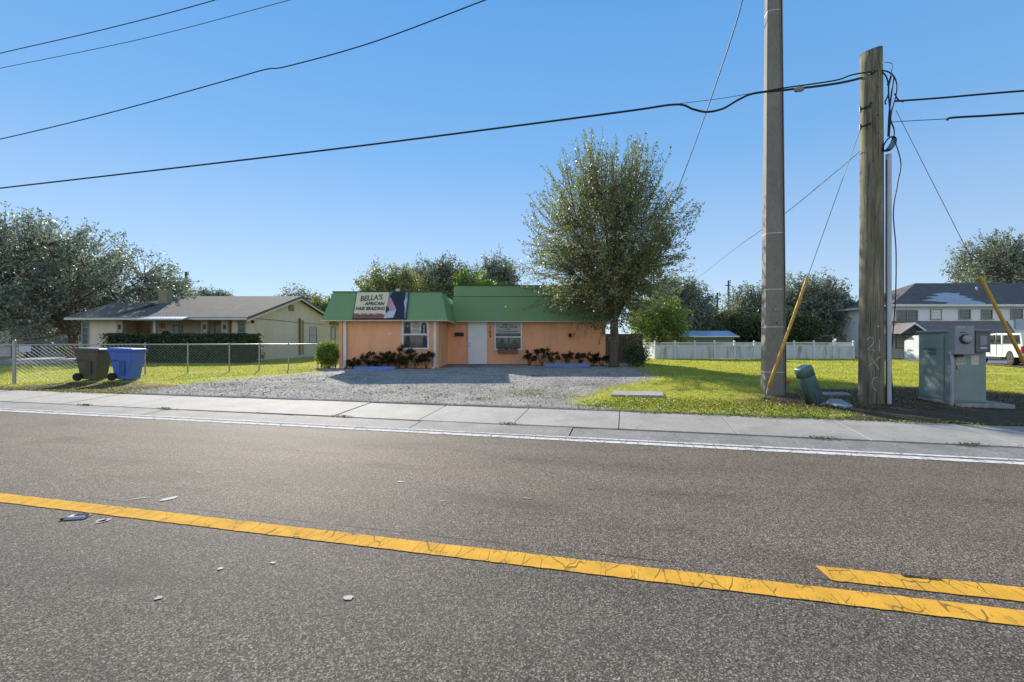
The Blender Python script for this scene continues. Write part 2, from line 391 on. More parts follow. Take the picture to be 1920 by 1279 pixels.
# raised lane marker
D = F*CZ/(971-HY); X = (146-960)/F*D
pm = empty('pavement_marker', (X, D, .004), 'small worn reflective road stud lying beside the yellow line', 'road stud')
r0 = -.14+.35
MB().box(X-.075, X+.075, D-.05, D+.05, .004, .02, r0, tx=.015, ty=.02).build('marker_body', mat('stud_body', (.42, .42, .36), rough=.5), pm, bevel=.003)
MB().box(X-.02, X+.07, D-.012, D+.03, .0205, .024, r0, about=(X, D)).build('lens', mat('stud_lens', (.03, .03, .02), rough=.2), pm)
MB().box(X-.10, X-.068, D-.035, D+.02, .0042, .016, r0, about=(X, D)).build('rubber_pad', mat('black_rubber', (.012, .012, .013), rough=.8), pm)

def drape(name, poly, m, dz=.02, nx=14):
    """a paved sheet following the ground"""
    xs = [p[0] for p in poly]; ys = [p[1] for p in poly]
    (a, b_, c, d) = poly; mb = MB(); g = []
    for i in range(nx+1):
        for j in range(nx+1):
            s, t = i/nx, j/nx
            x = (a[0]*(1-s)+b_[0]*s)*(1-t)+(d[0]*(1-s)+c[0]*s)*t; y = (a[1]*(1-s)+b_[1]*s)*(1-t)+(d[1]*(1-s)+c[1]*s)*t
            g.append((x, y, float(gz(x, y))+dz))
    q = lambda i, j: i*(nx+1)+j
    mb.add(g, [(q(i, j), q(i+1, j), q(i+1, j+1), q(i, j+1)) for i in range(nx) for j in range(nx)])
    return struct(mb.build(name, m))
oldc = mat('old_concrete', (.42, .41, .385), (.27, .265, .25), scale=1.5, rough=.9, bstr=.3, bscale=50, fine=.5)
drape('driveway', [(-60, 22.6), (-22.6, 22.6), (-25.4, 36), (-60, 36)], oldc, .035)
drape('parking_lot', [(27.0, 23.2), (60, 23.2), (70, 40), (33.6, 40)], mat('grey_lot', (.20, .19, .185), (.13, .13, .13), scale=1, rough=.9, fine=.4), .05)

# ------------------------------------------------------------------ trees
bark = mat('bark', (.16, .125, .095), (.07, .055, .04), scale=6, rough=.95, bstr=.8, bscale=18, stretch=(1, 1, .3))
bark2 = mat('grey_bark', (.25, .235, .20), (.13, .12, .10), scale=5, rough=.95, bstr=.7, bscale=16, stretch=(1, 1, .3))
lf_main = leafmat('elm_leaves', [(0, (.14, .185, .14)), (.35, (.21, .25, .17)), (.7, (.32, .35, .16)), (.9, (.21, .17, .06)), (1, (.19, .09, .05))], .40, .48, (1.3, 1.4, .85), .65)
lf_oak = leafmat('oak_leaves', [(0, (.14, .185, .155)), (.5, (.21, .25, .21)), (.85, (.31, .34, .28)), (1, (.42, .40, .35))], .32, .52, (1.1, 1.2, .95), spec=.7)
lf_green = leafmat('bright_leaves', [(0, (.055, .11, .022)), (.5, (.11, .19, .03)), (1, (.22, .28, .05))], .42, .5, (1.7, 1.8, .4))
lf_mid = leafmat('mid_leaves', [(0, (.085, .14, .05)), (.6, (.16, .23, .07)), (1, (.30, .36, .10))], .4, .55, (1.5, 1.6, .5))
lf_olive = leafmat('olive_leaves', [(0, (.13, .165, .09)), (.5, (.21, .245, .11)), (1, (.34, .35, .17))], .32, .5, (1.5, 1.5, .6))
lf_hedge = leafmat('hedge_leaves', [(0, (.03, .055, .03)), (.5, (.055, .085, .04)), (1, (.11, .14, .06))], .25, .45, (1.5, 1.6, .5))
lf_croton = leafmat('croton_leaves', [(0, (.055, .09, .04)), (.45, (.09, .10, .045)), (.7, (.17, .075, .055)), (.9, (.13, .16, .055)), (1, (.30, .20, .07))], .35, .4, (1.4, 1.1, .6))
def rdir(rng, n):
    v = rng.normal(size=(n, 3)); return v/np.linalg.norm(v, axis=1, keepdims=True)
def leaf_quads(rng, P, size, asp=.5, up=0.25):
    n = len(P); a = rdir(rng, n); t = rdir(rng, n); t[:, 2] -= up
    b_ = np.cross(a, t); b_ /= np.linalg.norm(b_, axis=1, keepdims=True)+1e-9
    t = t/np.linalg.norm(t, axis=1, keepdims=True)
    s = size*rng.uniform(.6, 1.35, (n, 1))
    return np.stack([P-t*s*.5, P+b_*s*asp*.5, P+t*s*.5, P-b_*s*asp*.5], 1)
def crown_pts(rng, ell, n, shell=.55, gap=.0, gs=1.0):
    out = []; vol = np.array([e[3]*e[4]*e[5] for e in ell]); vol = vol/vol.sum()
    ph = rng.uniform(0, 6, 6)
    while len(out) < n:
        k = rng.choice(len(ell), p=vol); e = ell[k]; d = rdir(rng, 1)[0]
        r = rng.uniform(0, 1)**(1/3) if rng.random() > shell else rng.uniform(.78, 1.04)
        # lobed radius
        az = math.atan2(d[1], d[0]); r *= 1+.13*math.sin(3*az+ph[0])*math.cos(4*d[2]+ph[1])+.09*math.sin(7*az+5*d[2]+ph[2])
        p = np.array([e[0]+d[0]*e[3]*r, e[1]+d[1]*e[4]*r, e[2]+d[2]*e[5]*r])
        if gap:
            q = p*gs; g = math.sin(q[0]*1.7+ph[3])*math.sin(q[1]*1.9+ph[4])*math.sin(q[2]*2.1+ph[5])
            if g > .45-gap: continue
        out.append(p)
    return np.array(out)
def tree(name, label, cat, X, Y, ell, ncl, per, leaf, clr, lm, bm=None, tr=.16, th=2.0, seed=1, group=None, limbs=9, twig=.7, gap=.1, z0=None, twr=.012, shell=.55, lean=(0, 0), asp=.5, up=.4):
    rng = np.random.default_rng(seed); z = float(gz(X, Y)) if z0 is None else z0
    root = empty(name, (X, Y, z), label, cat, group)
    base = np.array([X, Y, z]); fork = base+np.array([lean[0], lean[1], th])
    C = crown_pts(rng, [(e[0]+X, e[1]+Y, e[2]+z, e[3], e[4], e[5]) for e in ell], ncl, shell, gap)
    cen = C.mean(0)
    tb = MB(); mid = (base+fork)/2+np.array([rng.uniform(-.05, .05), 0, 0])
    tb.tube([base-np.array([0, 0, .1]), base+np.array([0, 0, .12]), mid, fork], [tr*1.5, tr*1.12, tr*.95, tr*.85], 10)
    nodes_ = [fork]
    sel = C[rng.choice(len(C), min(limbs, len(C)), replace=False)]
    for s in sel:
        e = fork+(s-fork)*.82; k1 = fork+(e-fork)*.33+np.array([0, 0, .10*np.linalg.norm(e-fork)]); k2 = fork+(e-fork)*.66+np.array([rng.uniform(-.1, .1), rng.uniform(-.1, .1), .08*np.linalg.norm(e-fork)])
        tb.tube([fork-np.array([0, 0, .1]), k1, k2, e], [tr*.55, tr*.38, tr*.24, tr*.1], 6); nodes_ += [k1, k2, e, (k1+k2)/2, (k2+e)/2]
    NN = np.array(nodes_)
    LP = []
    for c in C:
        d = c-cen; d = d/(np.linalg.norm(d)+1e-6); d = d+np.array([0, 0, up*(1+1.2*max(0, d[2]))])+rng.normal(0, .35, 3); d /= np.linalg.norm(d)
        Lt = twig*rng.uniform(.6, 1.5); a = c-d*Lt*.5; e = c+d*Lt*.5
        j = NN[np.argmin(((NN-a)**2).sum(1))]
        tb.tube([j, (j+a)/2+rng.normal(0, .06, 3), a, e], [twr*1.8, twr*1.3, twr, twr*.4], 3, False)
        t = rng.uniform(-.25, 1.0, (per, 1)); sp = clr*(1.05-.75*np.clip(t, 0, 1))
        LP.append(a+d*Lt*t+rng.normal(0, 1, (per, 3))*sp*.5)
    LP = np.concatenate(LP)
    tb.build('trunk', bm or bark, root, smooth=True)
    quads_mesh('crown', leaf_quads(rng, LP, leaf, asp), lm, root)
    return root
# the tall tree by the salon's right corner
tree('elm_tree', 'tall bushy tree with upright twigs in front of the orange salon', 'tree', 4.55, 20.3,
     [(-.40, 0, 5.9, 3.25, 3.2, 2.9), (-.30, 0, 7.9, 2.4, 2.4, 1.5), (-1.4, 0, 4.1, 2.5, 2.5, 1.6), (-.35, 0, 2.9, 2.0, 2.0, 1.15), (1.25, 0, 6.0, 1.7, 2, 1.9), (-1.3, 0, 8.6, 1.0, 1.2, 1.2), (.7, 0, 8.7, 1.0, 1.2, 1.1), (-.9, 0, 9.3, .5, .5, .9), (.1, 0, 9.2, .6, .6, .9), (.9, 0, 9.2, .5, .5, .8), (.8, .3, 4.2, 1.7, 1.9, 1.4), (.2, -.3, 2.0, 1.3, 1.2, .75), (1.7, 1.0, 3.7, 1.4, 1.6, 1.1)],
     1350, 58, .100, .25, lf_main, bark, tr=.20, th=2.1, seed=11, limbs=20, twig=1.45, gap=.22, twr=.012, shell=.48, up=.55)
# big oak over the driveway, left
tree('oak_tree', 'broad dark oak spreading over the driveway left of the tan house', 'tree', -29.9, 31.0,
     [(-3.5, 0, 6.2, 6.0, 4.5, 3.4), (2.3, 0, 5.4, 3.6, 4, 2.9), (-8.5, 0, 6, 4.5, 4, 3.6), (-2.5, -1, 3.3, 6.5, 4, 2.0), (4.3, 1, 4.6, 2.2, 2.5, 1.9), (-4, 0, 8.1, 2.6, 2.5, 1.5)],
     1500, 38, .19, .55, lf_oak, tr=.30, th=1.6, seed=5, limbs=22, twig=1.4, gap=.46, twr=.02)
tree('oak_tree', 'dark oak at the far left behind the white garage', 'tree', -46.0, 42.0,
     [(0, 0, 7, 7, 5, 4.5)], 420, 34, .3, .9, lf_oak, tr=.35, th=2, seed=6, limbs=9, twig=1.6, gap=.1, twr=.03)
BG = [  # px centre, top y, bottom y, half width px, D, material, label, kind
    (312, 520, 600, 46, 48, lf_oak, 'small grey green oak crown showing above the chimney', 'oak_tree'),
    (398, 545, 600, 45, 60, lf_oak, 'low distant oak top behind the tan roof ridge', 'oak_tree'),
    (566, 543, 640, 48, 55, lf_oak, 'dark distant oak beyond the peak of the tan gable', 'oak_tree'),
    (612, 553, 640, 34, 50, lf_olive, 'olive tree squeezed between tan gable and green mansard', 'olive_green_tree'),
    (735, 495, 600, 66, 42, lf_olive, 'rounded olive green tree rising behind the hair braiding sign', 'olive_green_tree'),
    (838, 482, 600, 66, 46, lf_oak, 'loose dark tree behind the step in the green roof', 'oak_tree'),
    (792, 500, 600, 48, 52, lf_olive, 'olive tree filling the gap behind the bay roof', 'olive_green_tree'),
    (893, 507, 620, 42, 40, lf_green, 'bright yellow green tree just above the taller green parapet', 'bright_green_tree'),
    (935, 476, 620, 45, 50, lf_oak, 'dark oak top left of the tall elm crown', 'oak_tree'),
    (1272, 512, 660, 70, 56, lf_oak, 'grey green oak right of the tall elm', 'oak_tree'),
    (1236, 553, 662, 56, 45.5, lf_mid, 'domed green tree low behind the corner of the white fence', 'bright_green_tree'),
    (1330, 575, 655, 60, 60, lf_olive, 'low olive trees behind the metal roofed shed', 'olive_green_tree'),
    (1420, 532, 660, 62, 58, lf_oak, 'spreading oak behind the concrete pole', 'oak_tree'),
    (1530, 510, 660, 72, 55, lf_oak, 'large dark oak between the two big poles', 'oak_tree'),
    (1880, 436, 600, 88, 62, lf_oak, 'tall oak behind the apartment roof at far right', 'oak_tree'),
    (1490, 585, 650, 42, 50, lf_hedge, 'dark shrubby tree behind the white fence beside the balcony', 'shrubby_tree'),
    (1400, 590, 650, 50, 52, lf_hedge, 'low dark tree behind the pale bungalow roof', 'shrubby_tree'),
    (150, 598, 640, 40, 40, lf_green, 'sunlit green tree low under the oak left of the house', 'bright_green_tree'),
]
for i, (px, t, bt, hw, D, lm, lab, nm) in enumerate(BG):
    X = (px-960)/F*D; z = float(gz(X, D)); ht = CZ+(HY-t)/F*D-z; hb = max(.5, CZ+(HY-bt)/F*D-z); rx = hw/F*D
    rz = (ht-hb)/2; cz = (ht+hb)/2
    ell = [(0, 0, cz-.1*rz, rx*.92, rx*.8, rz*.82), (-rx*.45, 0, cz+rz*.25, rx*.5, rx*.5, rz*.68), (rx*.42, 0, cz+rz*.12, rx*.5, rx*.5, rz*.62), (rx*.05, 0, cz+rz*.42, rx*.45, rx*.5, rz*.55)]
    n = int(min(620, 120+rx*rz*26))
    tree(nm, lab, 'tree', X, D, ell, n, 34, .0052*D, .0165*D, lm, tr=.12+.03*rx, th=max(.6, hb*1.0+.25*rz), seed=30+i, limbs=9, twig=.024*D, gap=.2, twr=.0005*D, group='trees along the skyline')

def shrub(name, label, X, Y, rx, ry, h, n, leaf, lm, seed, group=None, boxy=True, cat='shrub', z=None):
    rng = np.random.default_rng(seed); z = float(gz(X, Y)) if z is None else z
    root = empty(name, (X, Y, z), label, cat, group)
    if boxy:
        P = rng.uniform(-1, 1, (n, 3)); k = rng.integers(0, 3, n); s = np.sign(rng.normal(size=n)); sel = rng.random(n) < .72
        for a in range(3):
            q = (k == a) & sel; P[q, a] = s[q]*rng.uniform(.86, 1.03, q.sum())
        P *= 1+.05*np.sin(P[:, :1]*rx*5+1)*np.cos(P[:, 1:2]*5)+.03*rng.normal(size=(n, 1))
    else:
        P = rdir(rng, n)*rng.uniform(.55, 1.05, (n, 1))*(1+.15*np.sin(7*rng.uniform(0, 1, (n, 1))))
    P = P*np.array([rx, ry, h/2])+np.array([X, Y, z+h/2+.04]); P[:, 2] = np.maximum(P[:, 2], z+.03)
    quads_mesh('foliage', leaf_quads(rng, P, leaf, .6), lm, root)
    sb = MB(); ns = max(3, int(rx*4))
    for i in range(ns):
        x = X+(i+.5-ns/2)/ns*1.7*rx
        for q in range(2): sb.tube([(x, Y, z-.03), (x+rng.uniform(-.1, .1), Y+rng.uniform(-.1, .1)*ry, z+h*.45), (x+rng.uniform(-.2, .2), Y+rng.uniform(-.3, .3)*ry, z+h*.85)], [.02, .015, .006], 5)
    sb.build('stem', bark, root); return root
shrub('hedge', 'long clipped dark hedge along the front of the tan house', -17.6, 24.4, 3.65, .75, 1.48, 30000, .11, lf_hedge, 3, cat='hedge')
shrub('shrub', 'rounded leafy shrub against the left corner of the orange salon', -7.80, 19.35, .52, .5, 1.10, 5200, .075, lf_mid, 4, boxy=False)
shrub('shrub', 'dark shrub right of the tree trunk beside the salon', 5.45, 20.0, .55, .6, .98, 2200, .08, lf_hedge, 5, boxy=False)
shrub('shrub', 'low bright shrub at the foot of the apartment entry wall', 36.2, 45.2, .6, .5, .9, 500, .12, lf_green, 8, boxy=False)
shrub('shrub', 'dark bushes in shade at the end of the left driveway', -30.5, 33.5, 3.0, .8, 1.0, 2600, .14, lf_hedge, 9, boxy=False)
def croton(label, X, Y, h, seed, n=6, spread=.22):
    rng = np.random.default_rng(seed); z = float(gz(X, Y)); root = empty('croton_plant', (X, Y, z), label, 'plant', 'crotons along the salon wall')
    sb = MB(); V = []
    for i in range(n+3):
        tip = np.array([X+rng.uniform(-1, 1)*spread*1.15, Y+rng.uniform(-.6, .6)*spread, z+h*rng.uniform(.32, .95)])
        sb.tube([(X+rng.uniform(-.05, .05), Y, z-.03), ((X+tip[0])/2, (Y+tip[1])/2, z+h*.35), tip], [.012, .009, .005], 5)
        m_ = int(rng.uniform(26, 44)); d = rdir(rng, m_); d[:, 2] = d[:, 2]*.55+.28; d /= np.linalg.norm(d, axis=1, keepdims=True); ln = rng.uniform(.10, .19, (m_, 1))
        a = tip+rng.normal(0, .025, (m_, 3)); sd_ = np.cross(d, [0, 0, 1.0]); sd_ /= np.linalg.norm(sd_, axis=1, keepdims=True)+1e-6; sd_[:, 2] += rng.uniform(-.4, .4, m_)
        V.append(np.stack([a, a+d*ln*.5+sd_*.034, a+d*ln-np.array([0, 0, .03]), a+d*ln*.5-sd_*.034], 1))
    sb.build('stem', bark, root); quads_mesh('foliage', np.concatenate(V), lf_croton, root)
CW = [(662, .42, 'small sparse croton nearest the left downspout'), (692, .68, 'reddish croton above the left blue wheel stop'), (712, .48, 'short croton right of the reddish one under the bay wall'),
      (728, .82, 'tall dark croton left of the poster window'), (747, .62, 'croton below the left edge of the poster window'), (762, .98, 'tallest croton, rising in front of the poster window'),
      (780, .9, 'bushy croton under the middle of the poster window'), (800, .72, 'reddish croton beside the right bay downspout')]
for i, (px, h, lab) in enumerate(CW): croton(lab, (px-960)/F*18.85, 18.85, h, 60+i, 8, .26)
CR = [(993, .8, 'croton nearest the window box, leftmost on the right wall'), (1016, .78, 'full dark croton second from the window box'), (1036, .7, 'croton over the left end of the right wheel stop'),
      (1064, .62, 'croton with a split top above the right wheel stop'), (1090, .56, 'low croton over the right end of the right wheel stop'), (1112, .62, 'thin stemmed croton close left of the tree trunk'), (1128, .5, 'lowest croton touching the tree trunk')]
for i, (px, h, lab) in enumerate(CR): croton(lab, (px-960)/F*21.3, 21.3, h, 80+i, 7, .24)

# ------------------------------------------------------------------ hair salon
orange = mat('orange_stucco', (.92, .46, .25), (.86, .42, .22), scale=.9, rough=.9, bstr=.35, bscale=70, dirt=((.50, .29, .18), .5))
green = mat('green_mansard', (.20, .35, .145), (.17, .31, .125), scale=.8, rough=.6, bstr=.25, bscale=14, dirt=((.21, .29, .19), .6))
whitep = mat('white_trim', (.74, .74, .72), (.62, .62, .60), scale=3, rough=.5)
cream = mat('cream_trim', (.62, .54, .40), rough=.6)
m, nt, b = nodes('window_glass'); b.inputs['Base Color'].default_value = (.03, .038, .04, 1); b.inputs['Roughness'].default_value = .06; b.inputs['Specular IOR Level'].default_value = .8
nt.links.new(ramp(nt, noise(nt, coords(nt), 2.3, 3), [(.35, (.018, .022, .024)), (.7, (.075, .085, .088))]), b.inputs['Base Color']); glass = m
black = mat('black_metal', (.015, .015, .016), rough=.5)
lotz = .31
S = empty('hair_salon', (-1.6, 19.2, lotz), 'single storey orange stucco hair salon under a green mansard roof', 'building')
bx0, bx1, bd, rd_, rx1 = -7.27, -3.10, 19.2, 22.0, 4.52
wb = MB()
wb.box(bx0, bx1, bd, 29.5, .2, 2.62); wb.box(bx1, rx1, rd_, 29.5, .2, 2.7)
wb.build('wall', orange, S)
for a_, c_ in ((bx0-.015, bx0+.12), (bx1-.30, bx1)): MB().box(a_, c_, bd-.02, bd, .2, 2.3).build('pilaster', orange, S)
# bay mansard
zb, zt = 2.33, 3.54
def mans(bx_l, bx_r, d0, tx_l, tx_r, d1, zb, zt, dback, left=True, right=True):
    mb = MB()
    A_ = [(bx_l, d0, zb), (bx_r, d0, zb), (tx_r, d1, zt), (tx_l, d1, zt)]
    mb.poly(A_)
    mb.poly([(bx_r, d0, zb), (bx_r, dback, zb), (tx_r, dback, zt), (tx_r, d1, zt)])
    mb.poly([(bx_l, dback, zb), (bx_l, d0, zb), (tx_l, d1, zt), (tx_l, dback, zt)])
    mb.poly([(bx_l, d0, zb), (bx_l, dback, zb), (bx_r, dback, zb), (bx_r, d0, zb)])
    mb.poly([(tx_l, d1, zt), (tx_r, d1, zt), (tx_r, dback, zt), (tx_l, dback, zt)])
    mb.poly([(bx_l, dback, zb), (tx_l, dback, zt), (tx_r, dback, zt), (bx_r, dback, zb)])
    return mb
mans(-7.88, -2.68, 18.85, -7.62, -3.02, 19.4, zb, zt, 29.7).build('mansard_roof', green, S)
mans(-2.86, 4.95, 21.65, -2.80, 4.75, 22.02, 2.42, 4.13, 29.8).build('mansard_roof', green, S)
MB().box(-7.66, -2.98, 19.36, 19.46, 3.545, 3.575).box(-2.83, 4.79, 21.98, 22.10, 4.134, 4.165).build('roof_edge', mat('dark_green_edge', (.05, .10, .055), rough=.6), S)
MB().box(-2.86, 4.93, 21.88, 21.93, 3.60, 3.615).build('board_seam', mat('dark_green_seam', (.025, .10, .035), rough=.7), S)
MB().box(-7.90, -2.66, 18.83, 18.87, zb-.05, zb-.004).box(-2.70, -2.66, 18.872, 21.64, zb-.05, zb-.004).box(-2.655, 4.97, 21.63, 21.67, 2.37, 2.416).build('eave_trim', cream, S)
MB().box(-5.13, -5.02, 20.2, 20.3, 3.5, 3.72).tube([(-5.07, 20.25, 3.7), (-5.07, 20.25, 3.78)], .09, 8).build('vent_pipe', mat('galv', (.5, .5, .5), rough=.4, metal=.6), S)
for X in (-7.02, -3.235):
    p = X
    d = MB().box(p-.06, p+.06, bd-.11, bd-.03, .42, 2.28)
    d.prism([(p-.06, bd-.11, .42), (p+.06, bd-.11, .42), (p+.06-.08, bd-.22, .30), (p-.06-.08, bd-.22, .30)], None, (0, .09, -.02))
    d.build('downspout', whitep, S, bevel=.008)
def sash(x0, x1, z0, z1, zm, d, par, fw=.07):
    wdw = MB().box(x0, x1, d-.05, d-.002, z1-fw, z1).box(x0, x1, d-.06, d-.002, z0, z0+fw).box(x0, x0+fw, d-.05, d-.002, z0+fw, z1-fw).box(x1-fw, x1, d-.05, d-.002, z0+fw, z1-fw).box(x0+fw, x1-fw, d-.045, d-.002, zm-.03, zm+.03).build('window', whitep, par)
    MB().box(x0+fw, x1-fw, d-.02, d-.003, z0+fw, zm-.03).box(x0+fw, x1-fw, d-.02, d-.003, zm+.03, z1-fw).build('pane', glass, wdw)
    return wdw
# poster window on the bay
w1 = sash(-4.64, -3.49, 1.10, 2.33, 1.73, bd, S)
paper = mat('paper', (.62, .60, .55), (.55, .53, .49), scale=8, rough=.6)
ink = mat('ink', (.05, .05, .05), rough=.7); inkred = mat('red_ink', (.45, .06, .06), rough=.6)
photo_dark = mat('photo_dark', (.035, .035, .038), (.012, .012, .014), scale=14, rough=.5); skin_g = mat('photo_grey', (.36, .32, .29), (.22, .20, .19), scale=9, rough=.5)
yf = bd-.024
MB().box(-4.565, -3.565, yf, yf+.003, 1.765, 2.255).build('poster', paper, w1)
def oval(cx, cz, rx, rz, y, n=18, top=1.0):
    return [(cx+rx*math.cos(2*math.pi*i/n), y, cz+rz*math.sin(2*math.pi*i/n)*(top if math.sin(2*math.pi*i/n) > 0 else 1)) for i in range(n)]
y1 = yf-.004
pd = MB().box(-4.55, -4.27, y1-.001, y1+.001, 1.77, 2.25); pd.build('portrait_backing', mat('photo_mid', (.22, .17, .16), (.10, .09, .09), scale=10, rough=.5), w1)
hh = MB(); hh.poly([(-4.53, y1-.003, 1.78), (-4.29, y1-.003, 1.78), (-4.30, y1-.003, 1.96), (-4.325, y1-.003, 2.05), (-4.32, y1-.003, 2.14), (-4.36, y1-.003, 2.20), (-4.42, y1-.003, 2.22), (-4.47, y1-.003, 2.17), (-4.485, y1-.003, 2.07), (-4.50, y1-.003, 2.0), (-4.53, y1-.003, 1.95)][::-1]); hh.build('portrait_hair', photo_dark, w1); hh = MB()
hh.poly([(-3.83, y1-.003, 1.78), (-3.59, y1-.003, 1.78), (-3.60, y1-.003, 2.1), (-3.63, y1-.003, 2.19), (-3.69, y1-.003, 2.235), (-3.75, y1-.003, 2.23), (-3.80, y1-.003, 2.18), (-3.82, y1-.003, 2.1)][::-1])
hh.build('portrait_hair', photo_dark, w1)
ff = MB(); ff.poly(oval(-4.395, 2.085, .042, .065, y1-.005)[::-1]); ff.build('portrait_face', skin_g, w1); ff = MB(); ff.poly([(-3.74, y1-.005, 1.78), (-3.68, y1-.005, 1.78), (-3.68, y1-.005, 2.0), (-3.66, y1-.005, 2.05), (-3.66, y1-.005, 2.12), (-3.70, y1-.005, 2.165), (-3.74, y1-.005, 2.15), (-3.765, y1-.005, 2.08), (-3.735, y1-.005, 2.0)][::-1]); ff.build('portrait_face', skin_g, w1)
text('price_list', 'BRAIDS\nTWISTS\nCORNROWS\nSEW-IN\nLOCS\nKIDS BRAIDS\nTAKE DOWN', .072, (-4.05, y1-.002, 2.02), (1, 0, 0), (0, 0, 1), ink, w1, sx=1.0)
for o_ in (oval(-4.40, 1.42, .12, .26, bd-.022), oval(-3.68, 1.42, .09, .26, bd-.022)): MB().poly(o_[::-1]).build('shape_behind_glass', mat('behind_glass', (.012, .014, .014), rough=.4), w1)
# hours window
w2 = sash(-.85, .49, 1.02, 2.40, 1.66, rd_, S)
yf = rd_-.024
MB().box(-.775, .415, yf, yf+.003, 1.83, 2.325).build('hours_board', mat('hours_paper', (.43, .45, .45), (.38, .40, .40), scale=4, rough=.5), w2)
MB().box(-.775, .415, yf, yf+.003, 1.695, 1.825).build('lower_strip', mat('strip_dark', (.10, .09, .09), (.05, .05, .05), scale=12, rough=.5), w2)
text('hours_text', 'MON - SAT\n9:00 AM - 6:00 PM\nSUN\nOnly By Appointment', .108, (-.18, yf-.004, 2.08), (1, 0, 0), (0, 0, 1), ink, w2, offset=.002)
text('strip_text', 'WALK-INS WELCOME', .085, (-.18, yf-.004, 1.76), (1, 0, 0), (0, 0, 1), mat('strip_ink', (.35, .33, .32), rough=.5), w2, sx=1.15)
for a_, c_ in ((-.20, -.11), (-.775, -.70), (.35, .415)): MB().box(a_, c_, rd_-.024, rd_-.021, 1.09, 1.63).build('curtain', mat('curtain', (.12, .15, .15), rough=.8), w2)
for o_ in (oval(-.48, 1.42, .11, .17, rd_-.0225), oval(.12, 1.38, .08, .15, rd_-.0225)): MB().poly(o_[::-1]).build('shape_behind_glass', mat('figure_grey', (.10, .095, .085), rough=.6), w2)
bxo = MB().box(-.66, .27, rd_-.22, rd_-.003, .88, 1.04, tx=-.02).build('window_box', mat('terracotta_box', (.24, .11, .07), rough=.8), S, bevel=.01)
rng = np.random.default_rng(5); P = np.stack([rng.uniform(-.66, .26, 260), rng.uniform(rd_-.22, rd_-.05, 260), rng.uniform(1.03, 1.16, 260)], 1)
quads_mesh('box_plants', leaf_quads(rng, P, .07), leafmat('dry_leaves', [(0, (.05, .05, .04)), (1, (.28, .27, .24))], .2), bxo)
# door
dr = MB().box(-2.11, -1.21, rd_-.06, rd_-.003, .36, 2.40).build('door', mat('door_white', (.84, .83, .82), (.76, .76, .75), scale=2, rough=.5), S, bevel=.004)
pn = MB()
for (a, c) in ((-1.98, -1.71), (-1.61, -1.34)):
    for (z0, z1) in ((.55, 1.05), (1.2, 1.85), (1.98, 2.26)): pn.box(a, c, rd_-.068, rd_-.061, z0, z1, tx=.02)
pn.build('door_panel', MATS['door_white'], dr, bevel=.004)
MB().box(-2.17, -2.115, rd_-.05, rd_-.003, .36, 2.40).box(-1.205, -1.15, rd_-.05, rd_-.003, .36, 2.40).build('door_frame', cream, dr)
MB().tube([(-2.04, rd_-.06, 1.22), (-2.04, rd_-.12, 1.22)], .03, 10).build('door_knob', mat('brass', (.45, .33, .16), rough=.3, metal=.9), dr)
MB().tube([(-2.04, rd_-.06, 1.34), (-2.04, rd_-.09, 1.34)], .028, 10).build('deadbolt', MATS['brass'], dr)
numm = mat('bronze_numbers', (.14, .09, .04), rough=.5)
for i, chn in enumerate('109'): text('house_number', chn, .23, (-1.05, rd_-.012, 2.08-.20*i), (1, 0, 0), (0, 0, 1), numm, S, offset=.006, ext=.006)
MB().box(-2.76, -2.33, rd_-.12, rd_-.003, 1.70, 1.84).box(-2.77, -2.32, rd_-.135, rd_-.003, 1.845, 1.87).build('mailbox', black, S, bevel=.01)
MB().tube([(-5.15, bd-.002, 1.76), (-5.15, bd-.03, 1.76)], .055, 14).build('wall_cap', whitep, S)
lf = MB().tube([(2.80, rd_-.01, 1.80), (2.80, rd_-.10, 1.80)], .05, 10).tube([(2.80, rd_-.09, 1.78), (2.78, rd_-.2, 1.72)], [.05, .085], 10).build('flood_light', black, S)
MB().tube([(-.30, 21.72, 3.10), (-.30, 21.84, 3.10)], .05, 12).build('roof_light', whitep, S)
# apron slab
ap = MB(); pts = [(-3.15, 19.0), (-2.3, 20.1), (-.4, 20.3), (-.1, 21.2), (.75, 21.4), (.75, 22.1), (-3.0, 22.1)]
ap.prism([(x, y, .20) for x, y in [(-3.05, 19.35), (-1.75, 19.55), (-1.3, 20.9), (.75, 21.0), (.75, 21.99), (-3.09, 21.99)]], None, (0, 0, .155))
struct(ap.build('entrance_slab', mat('dark_concrete', (.24, .235, .22), (.15, .15, .14), scale=2, rough=.9, fine=.4), None, bevel=.01))
# billboard on the mansard
slope = Vector((0, 19.4-18.85, zt-zb)).normalized(); nrm = Vector((0, -slope.z, slope.y)); rightv = Vector((1, 0, 0))
def onroof(px, t, lift=0.0):
    """X from px at the slope's depth, t 0..1 up the slope"""
    D = 18.85+.55*t; return Vector(((px-960)/F*D, D, zb+(zt-zb)*t))+nrm*lift
sgo = onroof(710, .0, 0)
BS = empty('billboard_sign', tuple(sgo), "cream hair braiding sign with a woman's portrait on the green mansard", 'sign')
XL, XR = onroof(663, .03).x, onroof(764, .5).x
def sp(s, t, lift): # s 0..1 across, t 0..1 up the panel
    tt = .03+.93*t
    base = Vector((XL+(XR-XL)*s, 18.85+.55*tt, zb+(zt-zb)*tt)); return base+nrm*lift
def spoly(mb, pts, lift): mb.poly([sp(s, t, lift) for s, t in pts]); return mb
fr = MB(); P0 = [sp(-.012, -.02, .02), sp(1.012, -.02, .02), sp(1.012, 1.02, .02), sp(-.012, 1.02, .02)]; fr.prism(P0, None, tuple(nrm*.05)); fr.build('sign_frame', mat('navy_frame', (.03, .04, .055), rough=.5), BS)
